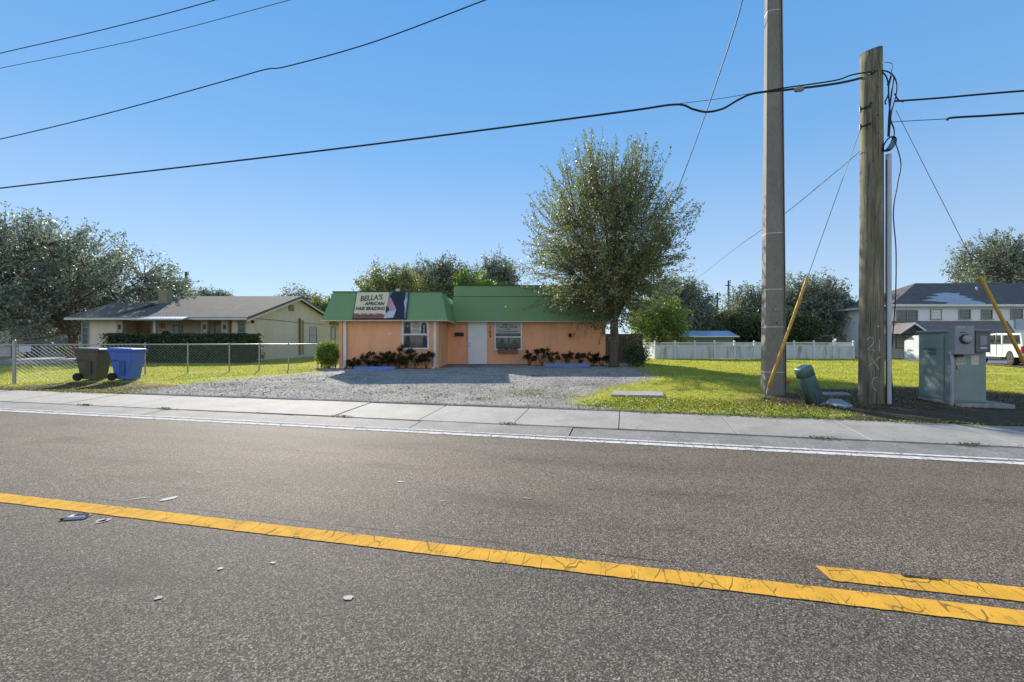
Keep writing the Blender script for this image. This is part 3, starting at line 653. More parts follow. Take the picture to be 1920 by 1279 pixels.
spoly(MB(), [(0, 0), (.62, 0), (.62, 1), (0, 1)], .074).build('sign_face', mat('cream_vinyl', (.80, .72, .47), (.72, .64, .41), scale=2, rough=.5), BS)
spoly(MB(), [(0, 0), (.58, 0), (.60, .14), (0, .14)], .0765).build('red_band', mat('red_band', (.38, .09, .10), rough=.5), BS)
spoly(MB(), [(.62, 0), (1, 0), (1, 1), (.62, 1)], .0745).build('photo_panel', mat('blue_bokeh', (.30, .42, .50), (.07, .10, .17), scale=5, rough=.5), BS)
dk = MB(); spoly(dk, [(.70, 1), (.94, 1), (.97, .0), (.70, .0), (.72, .2), (.80, .35), (.71, .62), (.66, .75), (.65, .86)], .0765)
spoly(dk, [(.60, .2), (.66, .3), (.66, .45), (.615, .5), (.60, .4)], .0766)
dk.build('portrait_hair', mat('navy_hair', (.022, .028, .045), (.012, .015, .025), scale=14, rough=.5), BS)
spoly(MB(), [(.655, .80), (.675, .78), (.74, .55), (.78, .42), (.77, .30), (.68, .26), (.665, .40), (.625, .44), (.63, .50), (.612, .53), (.625, .66), (.63, .74)], .0785).build('portrait_face', mat('poster_skin', (.62, .33, .36), (.46, .24, .29), scale=6, rough=.5), BS)
spoly(MB(), [(.585, .02), (.76, .02), (.79, .20), (.80, .34), (.68, .28), (.64, .22)], .0780).build('portrait_shirt', mat('poster_shirt', (.62, .62, .68), rough=.5), BS)
spoly(MB(), [(.955, .78), (.99, .75), (.985, .3), (.97, .35), (.93, .62)], .0770).build('photo_highlight', mat('poster_light', (.45, .55, .62), rough=.5), BS)
olive = mat('olive_ink', (.13, .13, .045), rough=.5)
def stext(nm, s, size, S_, T_, m, rot=0, **k):
    rr = rightv*math.cos(rot)+slope*math.sin(rot); uu = slope*math.cos(rot)-rightv*math.sin(rot)
    return text(nm, s, size, sp(S_, T_, .080), rr, uu, m, BS, **k)
stext('sign_name', "BELLA'S", .34, .29, .77, olive, rot=.09, offset=.010, sx=.82, shear=.15)
stext('sign_lettering', 'AFRICAN', .22, .37, .55, ink, offset=.008, sx=.88, shear=.15)
stext('sign_lettering', 'HAIR BRAIDING', .22, .30, .36, ink, offset=.008, sx=.78, shear=.1)
stext('sign_small_print', 'Braids · Twists · Locs · Weaves\nWalk-ins Welcome 109', .105, .27, .12, mat('brown_ink', (.16, .13, .10), rough=.5), offset=.003, sx=.93)

for px0, px1, D, lab in ((664, 741, 18.2, 'blue concrete wheel stop in front of the bay wall'), (1021, 1105, 20.4, 'blue concrete wheel stop in front of the right hand wall')):
    x0, x1 = (px0-960)/F*D, (px1-960)/F*D; z = float(gz((x0+x1)/2, D))
    o = MB().prism([(x0, D-.08, z-.01), (x0, D-.05, z+.12), (x0, D+.05, z+.12), (x0, D+.08, z-.01)], None, (x1-x0, 0, 0)).build('wheel_stop', mat('blue_paint', (.10, .24, .62), (.08, .19, .52), scale=5, rough=.6), None, bevel=.012)
    tag(o, lab, 'wheel stop', 'blue wheel stops')

# ------------------------------------------------------------------ tan house
tan = mat('tan_stucco', (.74, .63, .48), (.66, .56, .42), scale=.7, rough=.9, bstr=.2, bscale=50, dirt=((.52, .46, .35), .5))
tan2 = mat('tan_trim', (.42, .385, .29), rough=.8)
def shingle(name, c1, c2, scale):
    m, nt, b = nodes(name); v = coords(nt)
    n1 = ramp(nt, noise(nt, v, scale, 6, .7), [(.3, c2), (.7, c1)])
    n2 = ramp(nt, noise(nt, coords(nt, (1, 6, 6)), 2.2, 5, .7), [(.35, .75), (.65, 1.15)])
    c = mixc(nt, .9, n1, n2, 'MULTIPLY'); c = mixc(nt, .4, c, ramp(nt, noise(nt, v, 30, 2, .6), [(.3, .5), (.7, 1.2)]), 'MULTIPLY')
    nt.links.new(c, b.inputs['Base Color']); b.inputs['Roughness'].default_value = .95; b.inputs['Specular IOR Level'].default_value = .1
    bump(nt, b, noise(nt, coords(nt, (1, 5, 5)), 6, 3), .4, .02); return m
rooft = shingle('tan_house_shingles', (.21, .19, .16), (.14, .13, .11), 1.1)
H = empty('tan_house', (-20, 26, .3), 'long low tan house with a grey shingle gable roof', 'house')
gx = -15.2
hb = MB()
zE = 2.77
hb.box(-24.6, -22.55, 26, 30, .2, zE)                          # left room
hb.box(-22.55, -16.0, 27.3, 30, .2, zE)                        # porch back wall
hb.box(-24.6, -16.0, 30, 36, .2, zE)
hb.box(-16.0, gx, 26, 42, .2, zE)                               # right room and long side
hb.prism([(gx, 26, zE+.001), (gx, 42, zE+.001), (gx, 42, 3.15), (gx, 38, 3.15), (gx, 36.6, 3.5), (gx, 32, 4.50)], None, (-.8, 0, 0))
hb.build('wall', tan, H)
ov = gx+.4
rf = MB()
def slab(mb, pts, t=.13): mb.prism(pts, None, (0, 0, t))
slab(rf, [(-24.9, 25.45, 2.68), (ov, 25.45, 2.68), (ov, 32, 4.52), (-23.7, 32, 4.52)])
slab(rf, [(-23.7, 32.003, 4.52), (ov, 32.003, 4.52), (ov, 36.7, 3.55), (-24.9, 36.7, 3.55)])
slab(rf, [(-24.9, 25.5, 2.675), (-23.7, 32, 4.515), (-24.9, 36.6, 3.5)], .12)
slab(rf, [(-25.0, 25.43, 2.70), (-22.5, 25.43, 2.70), (-22.5, 28.5, 3.76), (-25.0, 28.5, 3.76)], .12)
slab(rf, [(-25.0, 28.503, 3.76), (-22.5, 28.503, 3.76), (-22.5, 31.5, 3.2), (-25.0, 31.5, 2.8)], .12)
slab(rf, [(-18, 36.72, 3.30), (ov, 36.72, 3.30), (ov, 42.4, 3.12), (-18, 42.4, 3.12)], .10)
roof = rf.build('roof', rooft, H)
fa = MB().box(-25.02, ov, 25.41, 25.428, 2.66, 2.775)
fa.prism([(ov+.002, 25.43, 2.66), (ov+.002, 32, 4.50), (ov+.002, 36.75, 3.53), (ov+.002, 36.75, 3.43), (ov+.002, 32, 4.39), (ov+.002, 25.43, 2.55)], None, (.02, 0, 0))
fa.prism([(ov+.002, 36.8, 3.25), (ov+.002, 42.4, 3.08), (ov+.002, 42.4, 3.20), (ov+.002, 36.8, 3.38)], None, (.02, 0, 0))
fa.build('fascia', mat('house_fascia', (.66, .66, .64), rough=.5), roof)
MB().box(-22.85, -22.3, 29.4, 29.9, 3.4, 4.80).build('chimney', mat('chimney_tan', (.30, .28, .18), rough=.9), roof)
MB().box(gx+.003, gx+.02, 26.9, 37.0, 2.80, 2.84).build('trim_band', mat('band_tan', (.25, .20, .13), rough=.8), H)
MB().box(gx+.003, gx+.03, 30.9, 31.7, 3.55, 4.0).build('gable_vent', mat('vent_tan', (.27, .23, .15), rough=.8, bstr=.5, bscale=30), H)
MB().box(gx+.003, gx+.03, 26.7, 27.9, .42, .66).build('foundation_vent', mat('vent_tan2', (.22, .185, .12), rough=.8), H)
MB().tube([(gx+.09, 32.45, .5), (gx+.09, 32.45, 3.1)], .075, 8).tube([(gx+.09, 32.9, .5), (gx+.09, 32.9, 3.0)], .04, 8).build('drain_pipe', mat('brown_pipe', (.22, .16, .09), rough=.6), H)
MB().tube([(gx+.1, 26.35, 2.66), (gx+.28, 26.2, 2.58)], [.05, .1], 8).build('flood_light', black, H)
# side window and door
def side_window(y0, y1, z0, z1, n=2):
    fx = gx
    wd = MB().box(fx+.002, fx+.05, y0, y0+.06, z0, z1).box(fx+.002, fx+.05, y1-.06, y1, z0, z1).box(fx+.002, fx+.05, y0+.06, y1-.06, z1-.06, z1).box(fx+.002, fx+.06, y0+.06, y1-.06, z0, z0+.07).box(fx+.002, fx+.045, y0+.06, y1-.06, (z0+z1)/2-.03, (z0+z1)/2+.03).build('window', tan2, H)
    MB().box(fx+.001, fx+.02, y0+.06, y1-.06, z0+.07, z1-.06).build('pane', glass, wd)
side_window(34.1, 35.4, 1.35, 2.6)
dd = MB().box(gx+.002, gx+.05, 38.1, 39.2, .5, 2.75).build('door', tan2, H)
MB().box(gx+.051, gx+.07, 38.2, 39.1, 1.7, 2.6).build('pane', glass, dd)
MB().box(gx+.002, gx+.5, 37.8, 39.7, 2.9, 3.0).build('door_hood', mat('hood', (.2, .17, .12), rough=.8), H)
# front of the house
def fx(px, D): return (px-960)/F*D
def fz(py, D): return CZ+(HY-py)/F*D
teal = mat('teal_jalousie', (.055, .10, .11), (.03, .055, .06), scale=3, rough=.15)
def jal(x0, x1, z0, z1, d, par, nb=5):
    wd = MB().box(x0, x1, d-.04, d-.002, z0, z0+.06).box(x0, x1, d-.04, d-.002, z1-.06, z1).box(x0, x0+.05, d-.04, d-.002, z0+.06, z1-.06).box(x1-.05, x1, d-.04, d-.002, z0+.06, z1-.06)
    for k in range(1, nb): z = z0+(z1-z0)*k/nb; wd.box(x0+.05, x1-.05, d-.035, d-.002, z-.015, z+.015)
    wd = wd.build('window', mat('grey_window_frame', (.30, .33, .33), rough=.5), par)
    MB().box(x0+.05, x1-.05, d-.018, d-.003, z0+.06, z1-.06).build('pane', teal, wd)
jal(-24.55, -24.15, .9, 2.6, 26, H)
jal(fx(446, 26), fx(463, 26)-.05, 1.0, 2.62, 26, H)
for a in (222, 380, 418):
    x0 = fx(a, 26); x1 = x0+.36
    cb = MB()
    zz = [.25, 1.22, 1.48, 1.68, 1.94, 2.14, 2.40, 2.67]
    cb.box(x0, x0+.09, 25.85, 26.14, .25, 2.67).box(x1-.09, x1, 25.85, 26.14, .25, 2.67)
    for k in range(0, len(zz), 2): cb.box(x0+.09, x1-.09, 25.86, 26.13, zz[k], zz[k+1])
    cb.build('block_column', tan2, H)
MB().box(fx(290, 26), fx(294, 26), 25.9, 26.05, .25, 2.67).build('porch_post', whitep, H)
refl = mat('painted_reflection_glass', (.34, .12, .08), (.5, .36, .3), scale=1.6, rough=.15, stretch=(.2, 1, 2.4))  # reflected red building painted into the pane colour
def pwin(x0, x1, z0, z1, d, gm):
    wd = MB().box(x0-.06, x1+.06, d-.05, d-.002, z1, z1+.06).box(x0-.06, x1+.06, d-.05, d-.002, z0-.06, z0).box(x0-.06, x0, d-.05, d-.002, z0, z1).box(x1, x1+.06, d-.05, d-.002, z0, z1).build('window', tan2, H)
    MB().box(x0, x1, d-.02, d-.003, z0, z1).build('pane', gm, wd)
pwin(fx(250, 27.3), fx(282, 27.3), 1.0, 2.5, 27.3, refl)
pwin(fx(404, 27.3), fx(418, 27.3), 1.0, 2.5, 27.3, refl)
d2 = MB().box(fx(325, 27.3), fx(343, 27.3), 27.25, 27.298, .35, 2.45).build('door', mat('grey_door', (.30, .31, .32), rough=.5), H)
MB().box(fx(329, 27.3), fx(336, 27.3), 27.235, 27.249, 1.1, 2.35).build('pane', glass, d2)
MB().tube([(fx(305, 27.3), 27.297, fz(611, 27.3)), (fx(305, 27.3), 27.27, fz(611, 27.3))], .17, 20).build('round_sign', mat('salmon', (.55, .25, .18), rough=.6), H)
MB().box(fx(308, 27.3), fx(316, 27.3), 27.15, 27.298, fz(627, 27.3), fz(621, 27.3)).build('mailbox', black, H)
aw = MB(); a0, a1 = fx(256, 24.9), fx(352, 24.9)
aw.prism([(a0, 24.5, 2.62), (a1, 24.5, 2.62), (a1-.6, 26, 2.86), (a0+.6, 26, 2.86)], None, (0, 0, .05))
for k in range(18): x = a0+(a1-a0)*(k+.5)/18; aw.box(x-.02, x+.02, 24.47, 24.5, 2.58, 2.70)
aw.build('awning', mat('white_metal_awning', (.62, .64, .68), (.52, .55, .60), scale=3, rough=.4), H)

# ------------------------------------------------------------------ far left garage, grey fence
GA = empty('garage', (-36, 34, .3), 'pale garage with low gable roof at the far left edge', 'building')
MB().prism([(-42, 34, .1), (-35.6, 34, .1), (-35.6, 34, 2.6), (-42, 34, 3.3)], None, (0, 6, 0)).build('wall', mat('garage_wall', (.42, .42, .36), rough=.9), GA)
MB().prism([(-43, 33.5, 3.5), (-34.6, 33.5, 2.60), (-34.6, 33.5, 2.72), (-43, 33.5, 3.65)], None, (0, 7, 0)).build('roof', mat('garage_roof', (.30, .29, .26), rough=.9), GA)
MB().box(-40.5, -37.4, 33.95, 33.99, .15, 2.3).build('garage_door', whitep, GA)
gf_ = empty('wood_fence', (-32, 42, .3), 'weathered grey board fence in shade behind the driveway', 'fence')
fbm = MB(); x = -48
while x < -25.5: fbm.box(x, x+.14, 42, 42.03, .25, 2.0+random.uniform(-.02, .02)); x += .155
fbm.build('board', mat('grey_boards', (.17, .17, .17), (.11, .11, .115), scale=3, rough=.9), gf_)
MB().box(-48, -25.5, 42.035, 42.08, .6, .7).box(-48, -25.5, 42.035, 42.08, 1.6, 1.7).build('rail', MATS['grey_boards'], gf_)
# brown lean-to wall right of the salon
bf = empty('wood_fence', (6.3, 24, .3), 'dark brown board fence panel right of the salon behind the shrub', 'fence')
fbm = MB(); x = 4.9
while x < 6.9: fbm.box(x, x+.15, 24.2, 24.23, .1, 1.85); x += .158
fbm.build('board', mat('brown_boards', (.10, .075, .055), (.06, .045, .035), scale=4, rough=.9), bf)
MB().box(4.9, 6.95, 24.235, 24.28, .5, .6).box(4.9, 6.95, 24.235, 24.28, 1.5, 1.6).build('rail', MATS['brown_boards'], bf)

# ------------------------------------------------------------------ rolling carts
def cart(label, X, Y, body_c, rot, seed, h=1.08, group='wheeled bins'):
    z = float(gz(X, Y)); root = empty('wheelie_bin', (X, Y, z), label, 'trash bin', group)
    c, q = math.cos(rot), math.sin(rot)
    def T(mb):
        mb.v = [(X+c*x-q*y, Y+q*x+c*y, z+zz) for x, y, zz in mb.v]; return mb
    bm_ = mat('bin_'+body_c[0], body_c[1], body_c[2], scale=3, rough=.45, fine=.15)
    b1 = MB()
    P = [(-.20, -.23, .06), (.24, -.23, .02), (.24, .23, .02), (-.20, .23, .06), (-.33, -.30, .93), (.36, -.30, .90), (.36, .30, .90), (-.33, .30, .93)]
    b1.add(P, [(0, 3, 2, 1), (0, 1, 5, 4), (1, 2, 6, 5), (2, 3, 7, 6), (3, 0, 4, 7), (4, 5, 6, 7)])
    b1.add([(-.36, -.32, .90), (.385, -.32, .87), (.385, .32, .87), (-.36, .32, .90), (-.36, -.32, .955), (.385, -.32, .925), (.385, .32, .925), (-.36, .32, .955)], [(0, 3, 2, 1), (4, 5, 6, 7), (0, 1, 5, 4), (1, 2, 6, 5), (2, 3, 7, 6), (3, 0, 4, 7)])
    T(b1).build('body', bm_, root, bevel=.025)
    rc = MB(); rc.prism([(-.02, -.262, .18), (.13, -.262, .17), (.15, -.292, .62), (-.03, -.292, .62)], None, (0, -.012, 0))
    rc.prism([(-.30, -.295, .62), (-.10, -.295, .62), (-.10, -.30, .66), (-.30, -.30, .66)], None, (0, -.015, 0))
    T(rc).build('side_panel', mat('bin_'+body_c[0]+'_panel', tuple(v*.6 for v in body_c[1]), rough=.5), root)
    l = MB(); l.add([(-.40, -.34, .958), (.41, -.34, .93), (.41, .34, .93), (-.40, .34, .958), (-.36, -.29, 1.03), (.36, -.29, 1.00), (.36, .29, 1.00), (-.36, .29, 1.03)], [(0, 3, 2, 1), (4, 5, 6, 7), (0, 1, 5, 4), (1, 2, 6, 5), (2, 3, 7, 6), (3, 0, 4, 7)])
    T(l).build('lid', bm_, root, bevel=.02)
    T(MB().tube([(-.34, -.22, .90), (-.44, -.22, .95), (-.44, .22, .95), (-.34, .22, .90)], .018, 6)).build('handle', bm_, root)
    for s in (-1, 1):
        T(MB().tube([(-.24, s*.26, .125), (-.24, s*.32, .125)], .125, 16)).build('wheel', mat('black_rubber', (.012, .012, .013), rough=.8), root, bevel=.01)
    T(MB().tube([(-.24, -.26, .125), (-.24, .26, .125)], .015, 6)).build('axle', black, root)
cart('brown wheeled trash bin left of the blue bin by the fence', -13.2, 14.35, ('brown', (.12, .105, .08), (.08, .07, .055)), .12, 1)
cart('bright blue wheeled recycling bin standing right of the brown bin', -12.22, 14.45, ('blue', (.075, .17, .55), (.06, .145, .48)), .05, 2)
cart('dark blue wheeled bin beside the far left garage', -33.9, 32.2, ('navy', (.025, .055, .22), (.02, .045, .18)), .0, 3)

# ------------------------------------------------------------------ chain link fence
galv = mat('galvanised', (.42, .43, .42), (.33, .34, .33), scale=6, rough=.45, metal=.5)
PX = [(-30, 721.5), (27, 720), (150, 711), (272, 703), (352, 700), (430, 697), (486, 694.5), (541, 692), (596, 689.5)]
posts = [G(*p) for p in PX]
posts[0] = (posts[1][0]-2.6, posts[1][1]+.25)
CF = empty('chain_link_fence', (posts[1][0], posts[1][1], .2), 'galvanised chain link fence around the tan house lawn', 'fence')
ztop = 1.345
for i, (x, y) in enumerate(posts):
    r = .045 if i == 1 else .024; z = float(gz(x, y)); zt_ = ztop+(.10 if i == 1 else .02)
    MB().tube([(x, y, z-.1), (x, y, zt_), (x, y, zt_+.03)], [r, r, r*.4], 10).build('post', galv, CF, smooth=True)
rl = MB(); msh = MB()
for (x0, y0), (x1, y1) in zip(posts[:-1], posts[1:]):
    rl.tube([(x0, y0, ztop-.02), (x1, y1, ztop-.02)], .021, 8)
    L_ = math.hypot(x1-x0, y1-y0); z0 = float(gz(x0, y0))+.03; z1 = float(gz(x1, y1))+.03; st = .11; Hh = ztop-.03-max(z0, z1)+.03
    k = -Hh
    while k < L_:
        for sgn in (1, -1):
            a, c = k, k+Hh; za, zc = (0, 1) if sgn > 0 else (1, 0)
            t0 = 0 if a >= 0 else -a/Hh; t1 = 1 if c <= L_ else (L_-a)/Hh
            if t1 <= t0: continue
            def pt(t):
                s = a+t*Hh; f = s/L_; zz = t if sgn > 0 else 1-t; zb_ = z0+(z1-z0)*f
                return (x0+(x1-x0)*f, y0+(y1-y0)*f-.03, zb_+(ztop-.03-zb_)*zz)
            msh.tube([pt(t0), pt(t1)], .0033, 3, False)
        k += st
rl.build('top_rail', galv, CF, smooth=True); msh.build('wire_mesh', galv, CF)
x0, y0 = posts[1]; x1, y1 = posts[2]
def alongf(px):
    t = ((px-960)/F*y0-x0)/((x1-x0)-(px-960)/F*(y1-y0)); return Vector((x0+(x1-x0)*t, y0+(y1-y0)*t, 0))
a = alongf(39); c = alongf(61)
sgn_ = MB().prism([(a.x, a.y-.045, 1.12), (c.x, c.y-.045, 1.12), (c.x, c.y-.045, 1.30), (a.x, a.y-.045, 1.30)], None, (0, -.006, 0)).build('fence_sign', mat('white_sign', (.66, .66, .72), rough=.5), None)
tag(sgn_, 'blank white sign tied to the chain link fence near the corner post', 'sign')

# ------------------------------------------------------------------ white vinyl fence
vin = mat('weathered_vinyl', (.60, .61, .62), (.50, .52, .54), scale=1.2, rough=.7, stretch=(1, 1, .25), dirt=((.20, .22, .18), .9))
FD = 42.0; VF = empty('vinyl_fence', ((1228-960)/F*FD, FD, -.05), 'long stained white vinyl fence with picket top across the lawn', 'fence')
fpts = [(13.2, 50.0), (13.2, 46.0), (13.2, FD)]
x = 13.2
while x < 30.5: x += 1.83; fpts.append((x, FD))
pan = MB(); top = MB()
for (ax, ay), (bx_, by) in zip(fpts[:-1], fpts[1:]):
    z = float(gz((ax+bx_)/2, (ay+by)/2)); L_ = math.hypot(bx_-ax, by-ay); ang = math.atan2(by-ay, bx_-ax)
    cx, cy = (ax+bx_)/2, (ay+by)/2
    pan.box(cx-L_/2+.07, cx+L_/2-.07, cy-.02, cy+.02, z+.06, z+1.22, ang)
    top.box(cx-L_/2+.07, cx+L_/2-.07, cy-.035, cy+.035, z+1.222, z+1.29, ang).box(cx-L_/2+.07, cx+L_/2-.07, cy-.03, cy+.03, z+1.52, z+1.58, ang)
    n = int(L_/.12)
    for k in range(n):
        s = -L_/2+.1+(L_-.2)*(k+.5)/n; px_, py_ = cx+s*math.cos(ang), cy+s*math.sin(ang)
        top.box(px_-.022, px_+.022, py_-.012, py_+.012, z+1.29, z+1.52, ang)
pan.build('panel', vin, VF); top.build('picket_top', mat('clean_vinyl', (.66, .67, .68), (.58, .59, .60), scale=2, rough=.6), VF)
for (ax, ay) in fpts:
    z = float(gz(ax, ay)); MB().box(ax-.065, ax+.065, ay-.065, ay+.065, z-.05, z+1.64).box(ax-.085, ax+.085, ay-.085, ay+.085, z+1.641, z+1.74, tx=.06, ty=.06).build('post', MATS['clean_vinyl'], VF)

# ------------------------------------------------------------------ sheds beyond it
def zat(py, D): return CZ+(HY-py)/F*D
s1 = empty('shed', (21, 48, -.1), 'long green shed with ribbed pale blue metal roof behind the fence', 'shed')
xa, xb = fx(1278, 49), fx(1378, 49)
MB().box(xa+.1, xb-.1, 49, 51.5, -.2, 2.05).build('wall', mat('shed_green', (.16, .20, .15), rough=.8), s1)
m, nt, b = nodes('ribbed_metal'); wv = N(nt, 'ShaderNodeTexWave', i={'Scale': 1.1, 'Distortion': .0}); nt.links.new(coords(nt), wv.inputs[0])
nt.links.new(ramp(nt, wv.outputs[1], [(.35, (.30, .42, .58)), (.6, (.55, .62, .70))]), b.inputs['Base Color']); b.inputs['Roughness'].default_value = .35; b.inputs['Metallic'].default_value = .4
MB().prism([(xa-.3, 48.6, 2.0), (xb+.3, 48.6, 2.0), (xb+.0, 50.4, 2.62), (xa+.1, 50.4, 2.62)], None, (0, 0, .06)).prism([(xa+.1, 50.4, 2.62), (xb, 50.4, 2.62), (xb+.3, 52, 2.1), (xa-.3, 52, 2.1)], None, (0, 0, .06)).build('roof', m, s1)
MB().box(xa-.3, xb+.3, 48.56, 48.6, 1.96, 2.07).build('fascia', whitep, s1)
s2 = empty('trailer', (16.5, 48, -.1), 'cream camping trailer behind the left end of the white fence', 'trailer')
xa, xb = fx(1236, 49.5), fx(1276, 49.5)
MB().box(xa, xb, 49.5, 52, .3, 2.15).build('body', mat('trailer_cream', (.46, .43, .34), rough=.5), s2, bevel=.2)
MB().box(xa+.35, xa+1.0, 49.47, 49.495, 1.6, 2.0).build('window', glass, s2)
for x in (xa+.6, xa+1.4): MB().tube([(x, 49.45, .2), (x, 49.65, .2)], .33, 14).build('wheel', MATS['black_rubber'], s2)
s3 = empty('bungalow', (26, 52, -.2), 'low pale green bungalow with flat white eave behind the fence', 'house')
xa, xb = fx(1388, 54), fx(1560, 54)
MB().box(xa, xb, 54, 60, -.3, 2.1).build('wall', mat('bungalow_wall', (.33, .34, .27), rough=.9), s3)
MB().box(xa-.4, xb+.4, 53.4, 53.44, 2.1, 2.3).build('fascia', whitep, s3)
MB().prism([(xa-.4, 53.45, 2.3), (xb+.4, 53.45, 2.3), (xb-2, 57, 2.75), (xa+2, 57, 2.75)], None, (0, 0, .05)).build('roof', mat('grey_roof', (.14, .14, .14), rough=.9), s3)
for px in (1405, 1440, 1500): 
    x = fx(px, 54); wd = MB().box(x-.6, x+.6, 53.94, 53.995, 1.1, 1.85).build('window', whitep, s3); MB().box(x-.5, x+.5, 53.92, 53.939, 1.17, 1.78).build('pane', glass, wd)

# ------------------------------------------------------------------ apartment block
AP = empty('apartment_building', (38.4, 46, -.22), 'two storey white apartment block with dark hip roof at the right', 'building')
white_w = mat('white_block', (.80, .82, .86), (.74, .76, .80), scale=.8, rough=.9, bstr=.2, bscale=30)
ab = MB(); ax0 = 38.4; ax1 = 68
ab.box(ax0, ax1, 46, 53.9, -.4, 5.1); ab.build('wall', white_w, AP)
side = MB().box(ax0-.9, ax0-.002, 51.8, 52.0, -.4, 5.1)
rfa = shingle('dark_shingles', (.19, .18, .175), (.12, .115, .115), 1.5)
e0, e1, z0, zr = 37.75, 68.6, 5.10, 7.9
ra = MB(); A1 = (e0, 45.4, z0); B1 = (e1, 45.4, z0); C1 = (e1, 54.5, z0); D1 = (e0, 54.5, z0); R0 = (44.3, 50, zr); R1 = (68.6, 50, zr)
ra.poly([A1, B1, R1, R0]); ra.poly([D1, A1, R0]); ra.poly([C1, D1, R0, R1]); ra.poly([A1, D1, C1, B1]); ra.poly([B1, C1, R1])
ar = ra.build('roof', rfa, AP)
MB().box(e0-.03, e1, 45.36, 45.39, z0-.12, z0+.10).box(e0-.035, e0-.005, 45.4, 54.5, z0-.12, z0+.10).build('fascia', whitep, ar)
# silver patch on the roof
sl = Vector((0, 50-45.4, zr-z0)); 
def onar(px, py):
    # point of the front roof plane seen at px, py
    k = (HY-py)/F; # z = CZ + k D ; z = z0 + (D-45.4)*(zr-z0)/4.6
    s_ = (zr-z0)/4.6; D = (z0-s_*45.4-CZ)/(k-s_); return Vector(((px-960)/F*D, D, CZ+k*D))
pt_ = [(1727, 564), (1752, 560), (1735, 557), (1762, 556), (1748, 552), (1775, 549), (1790, 551), (1800, 550), (1797, 554), (1815, 556), (1806, 558), (1826, 561), (1818, 563), (1842, 567), (1850, 571), (1770, 572), (1778, 568)]
pm_ = MB(); pm_.poly([onar(*p)+Vector((0, -.02, .035)) for p in pt_]); pm_.build('silver_patch', mat('silver_grey', (.50, .52, .56), (.30, .32, .36), scale=3, rough=.5, stretch=(1, 4, 4)), ar)
MB().tube([(49.5, 48.5, 6.6), (49.5, 48.5, 7.3)], .08, 8).tube([(55.5, 47.5, 6.1), (55.5, 47.5, 6.7)], .08, 8).build('vent_pipe', whitep, ar)
wf = mat('apt_window_frame', (.30, .31, .32), rough=.5)
blind = mat('white_blind', (.78, .78, .74), rough=.6)
def awin(px0, px1, py0, py1, D, mull=1, rails=3, gm=None):
    x0, x1, za, zb_ = fx(px0, D), fx(px1, D), zat(py1, D), zat(py0, D)
    f_ = MB().box(x0, x1, D-.08, D-.003, zb_-.06, zb_).box(x0-.05, x1+.05, D-.14, D-.003, za-.08, za).box(x0, x0+.06, D-.08, D-.003, za, zb_-.06).box(x1-.06, x1, D-.08, D-.003, za, zb_-.06)
    for k in range(1, mull): x = x0+(x1-x0)*k/mull; f_.box(x-.03, x+.03, D-.07, D-.003, za, zb_-.06)
    for k in range(1, rails): z = za+(zb_-za)*k/rails; f_.box(x0+.06, x1-.06, D-.05, D-.003, z-.012, z+.012)
    f_ = f_.build('window', wf, AP); MB().box(x0+.06, x1-.06, D-.03, D-.004, za, zb_-.06).build('pane', gm or glass, f_)
awin(1680, 1720, 581, 603, 46, 2, 3); awin(1744, 1765, 580, 598, 46, gm=blind); awin(1797, 1819, 580, 598, 46); awin(1839, 1860, 580, 598, 46); awin(1894, 1917, 579, 598, 46)
awin(1679, 1696, 628, 652, 46, 1, 5, blind)
# entry wing
en = MB().prism([(37.6+.0, 43.3, -.3), (39.3, 43.3, -.3), (39.3, 43.3, 2.3), (37.6, 43.3, 2.3)], None, (0, 2.69, 0)).box(39.3, 52.5, 44.8, 45.99, -.3, 2.3)
en = MB().box(39.55, 46.0, 42.3, 45.99, -.3, 2.12)
enw = en.build('entry_wall', mat('entry_white', (.84, .83, .80), rough=.9), AP)
pr = MB(); gxa, gxb = fx(1682, 42.3), fx(1738, 42.3); gxm = (gxa+gxb)/2; zE_, zA_ = zat(626, 42.3), zat(607, 42.3)
pr.prism([(gxa, 42.0, zE_), (gxm, 42.0, zA_), (gxm, 42.0, zA_+.1), (gxa-.1, 42.0, zE_)], None, (0, 4, 0)).prism([(gxm, 42.0, zA_), (gxb, 42.0, zE_), (gxb+.1, 42.0, zE_), (gxm, 42.0, zA_+.1)], None, (0, 4, 0))
pr.prism([(gxm, 42.9, zE_-.05), (fx(1905, 42.9), 42.9, zE_-.05), (fx(1890, 45.9), 45.95, zA_+.35), (gxm, 45.95, zA_+.35)], None, (0, 0, .07))
pro = pr.build('porch_roof', shingle('brown_shingles', (.32, .27, .235), (.22, .185, .165), 2), AP)
MB().prism([(gxa-.05, 41.97, zE_-.08), (gxm, 41.97, zA_-.06), (gxb+.05, 41.97, zE_-.08), (gxb+.05, 41.97, zE_+.06), (gxm, 41.97, zA_+.12), (gxa-.05, 41.97, zE_+.06)], None, (0, .028, 0)).box(gxb+.1, fx(1905, 42.9), 42.85, 42.895, zE_-.14, zE_+.03).build('fascia', whitep, pro)
MB().prism([(gxa+.15, 42.4, zE_), (gxb-.15, 42.4, zE_), (gxm, 42.4, zA_-.08)], None, (0, .1, 0)).build('gable_board', mat('dark_gable', (.08, .08, .085), rough=.9), pro)
MB().prism([(36.2, 42.0, -.25), (36.2, 40.0, -.25), (36.2, 40.0, 2.02), (36.2, 41.0, 2.02), (36.2, 41.98, 1.52)], None, (2.2, 0, 0)).build('side_wing', mat('entry_white', (.84, .83, .80)), AP)
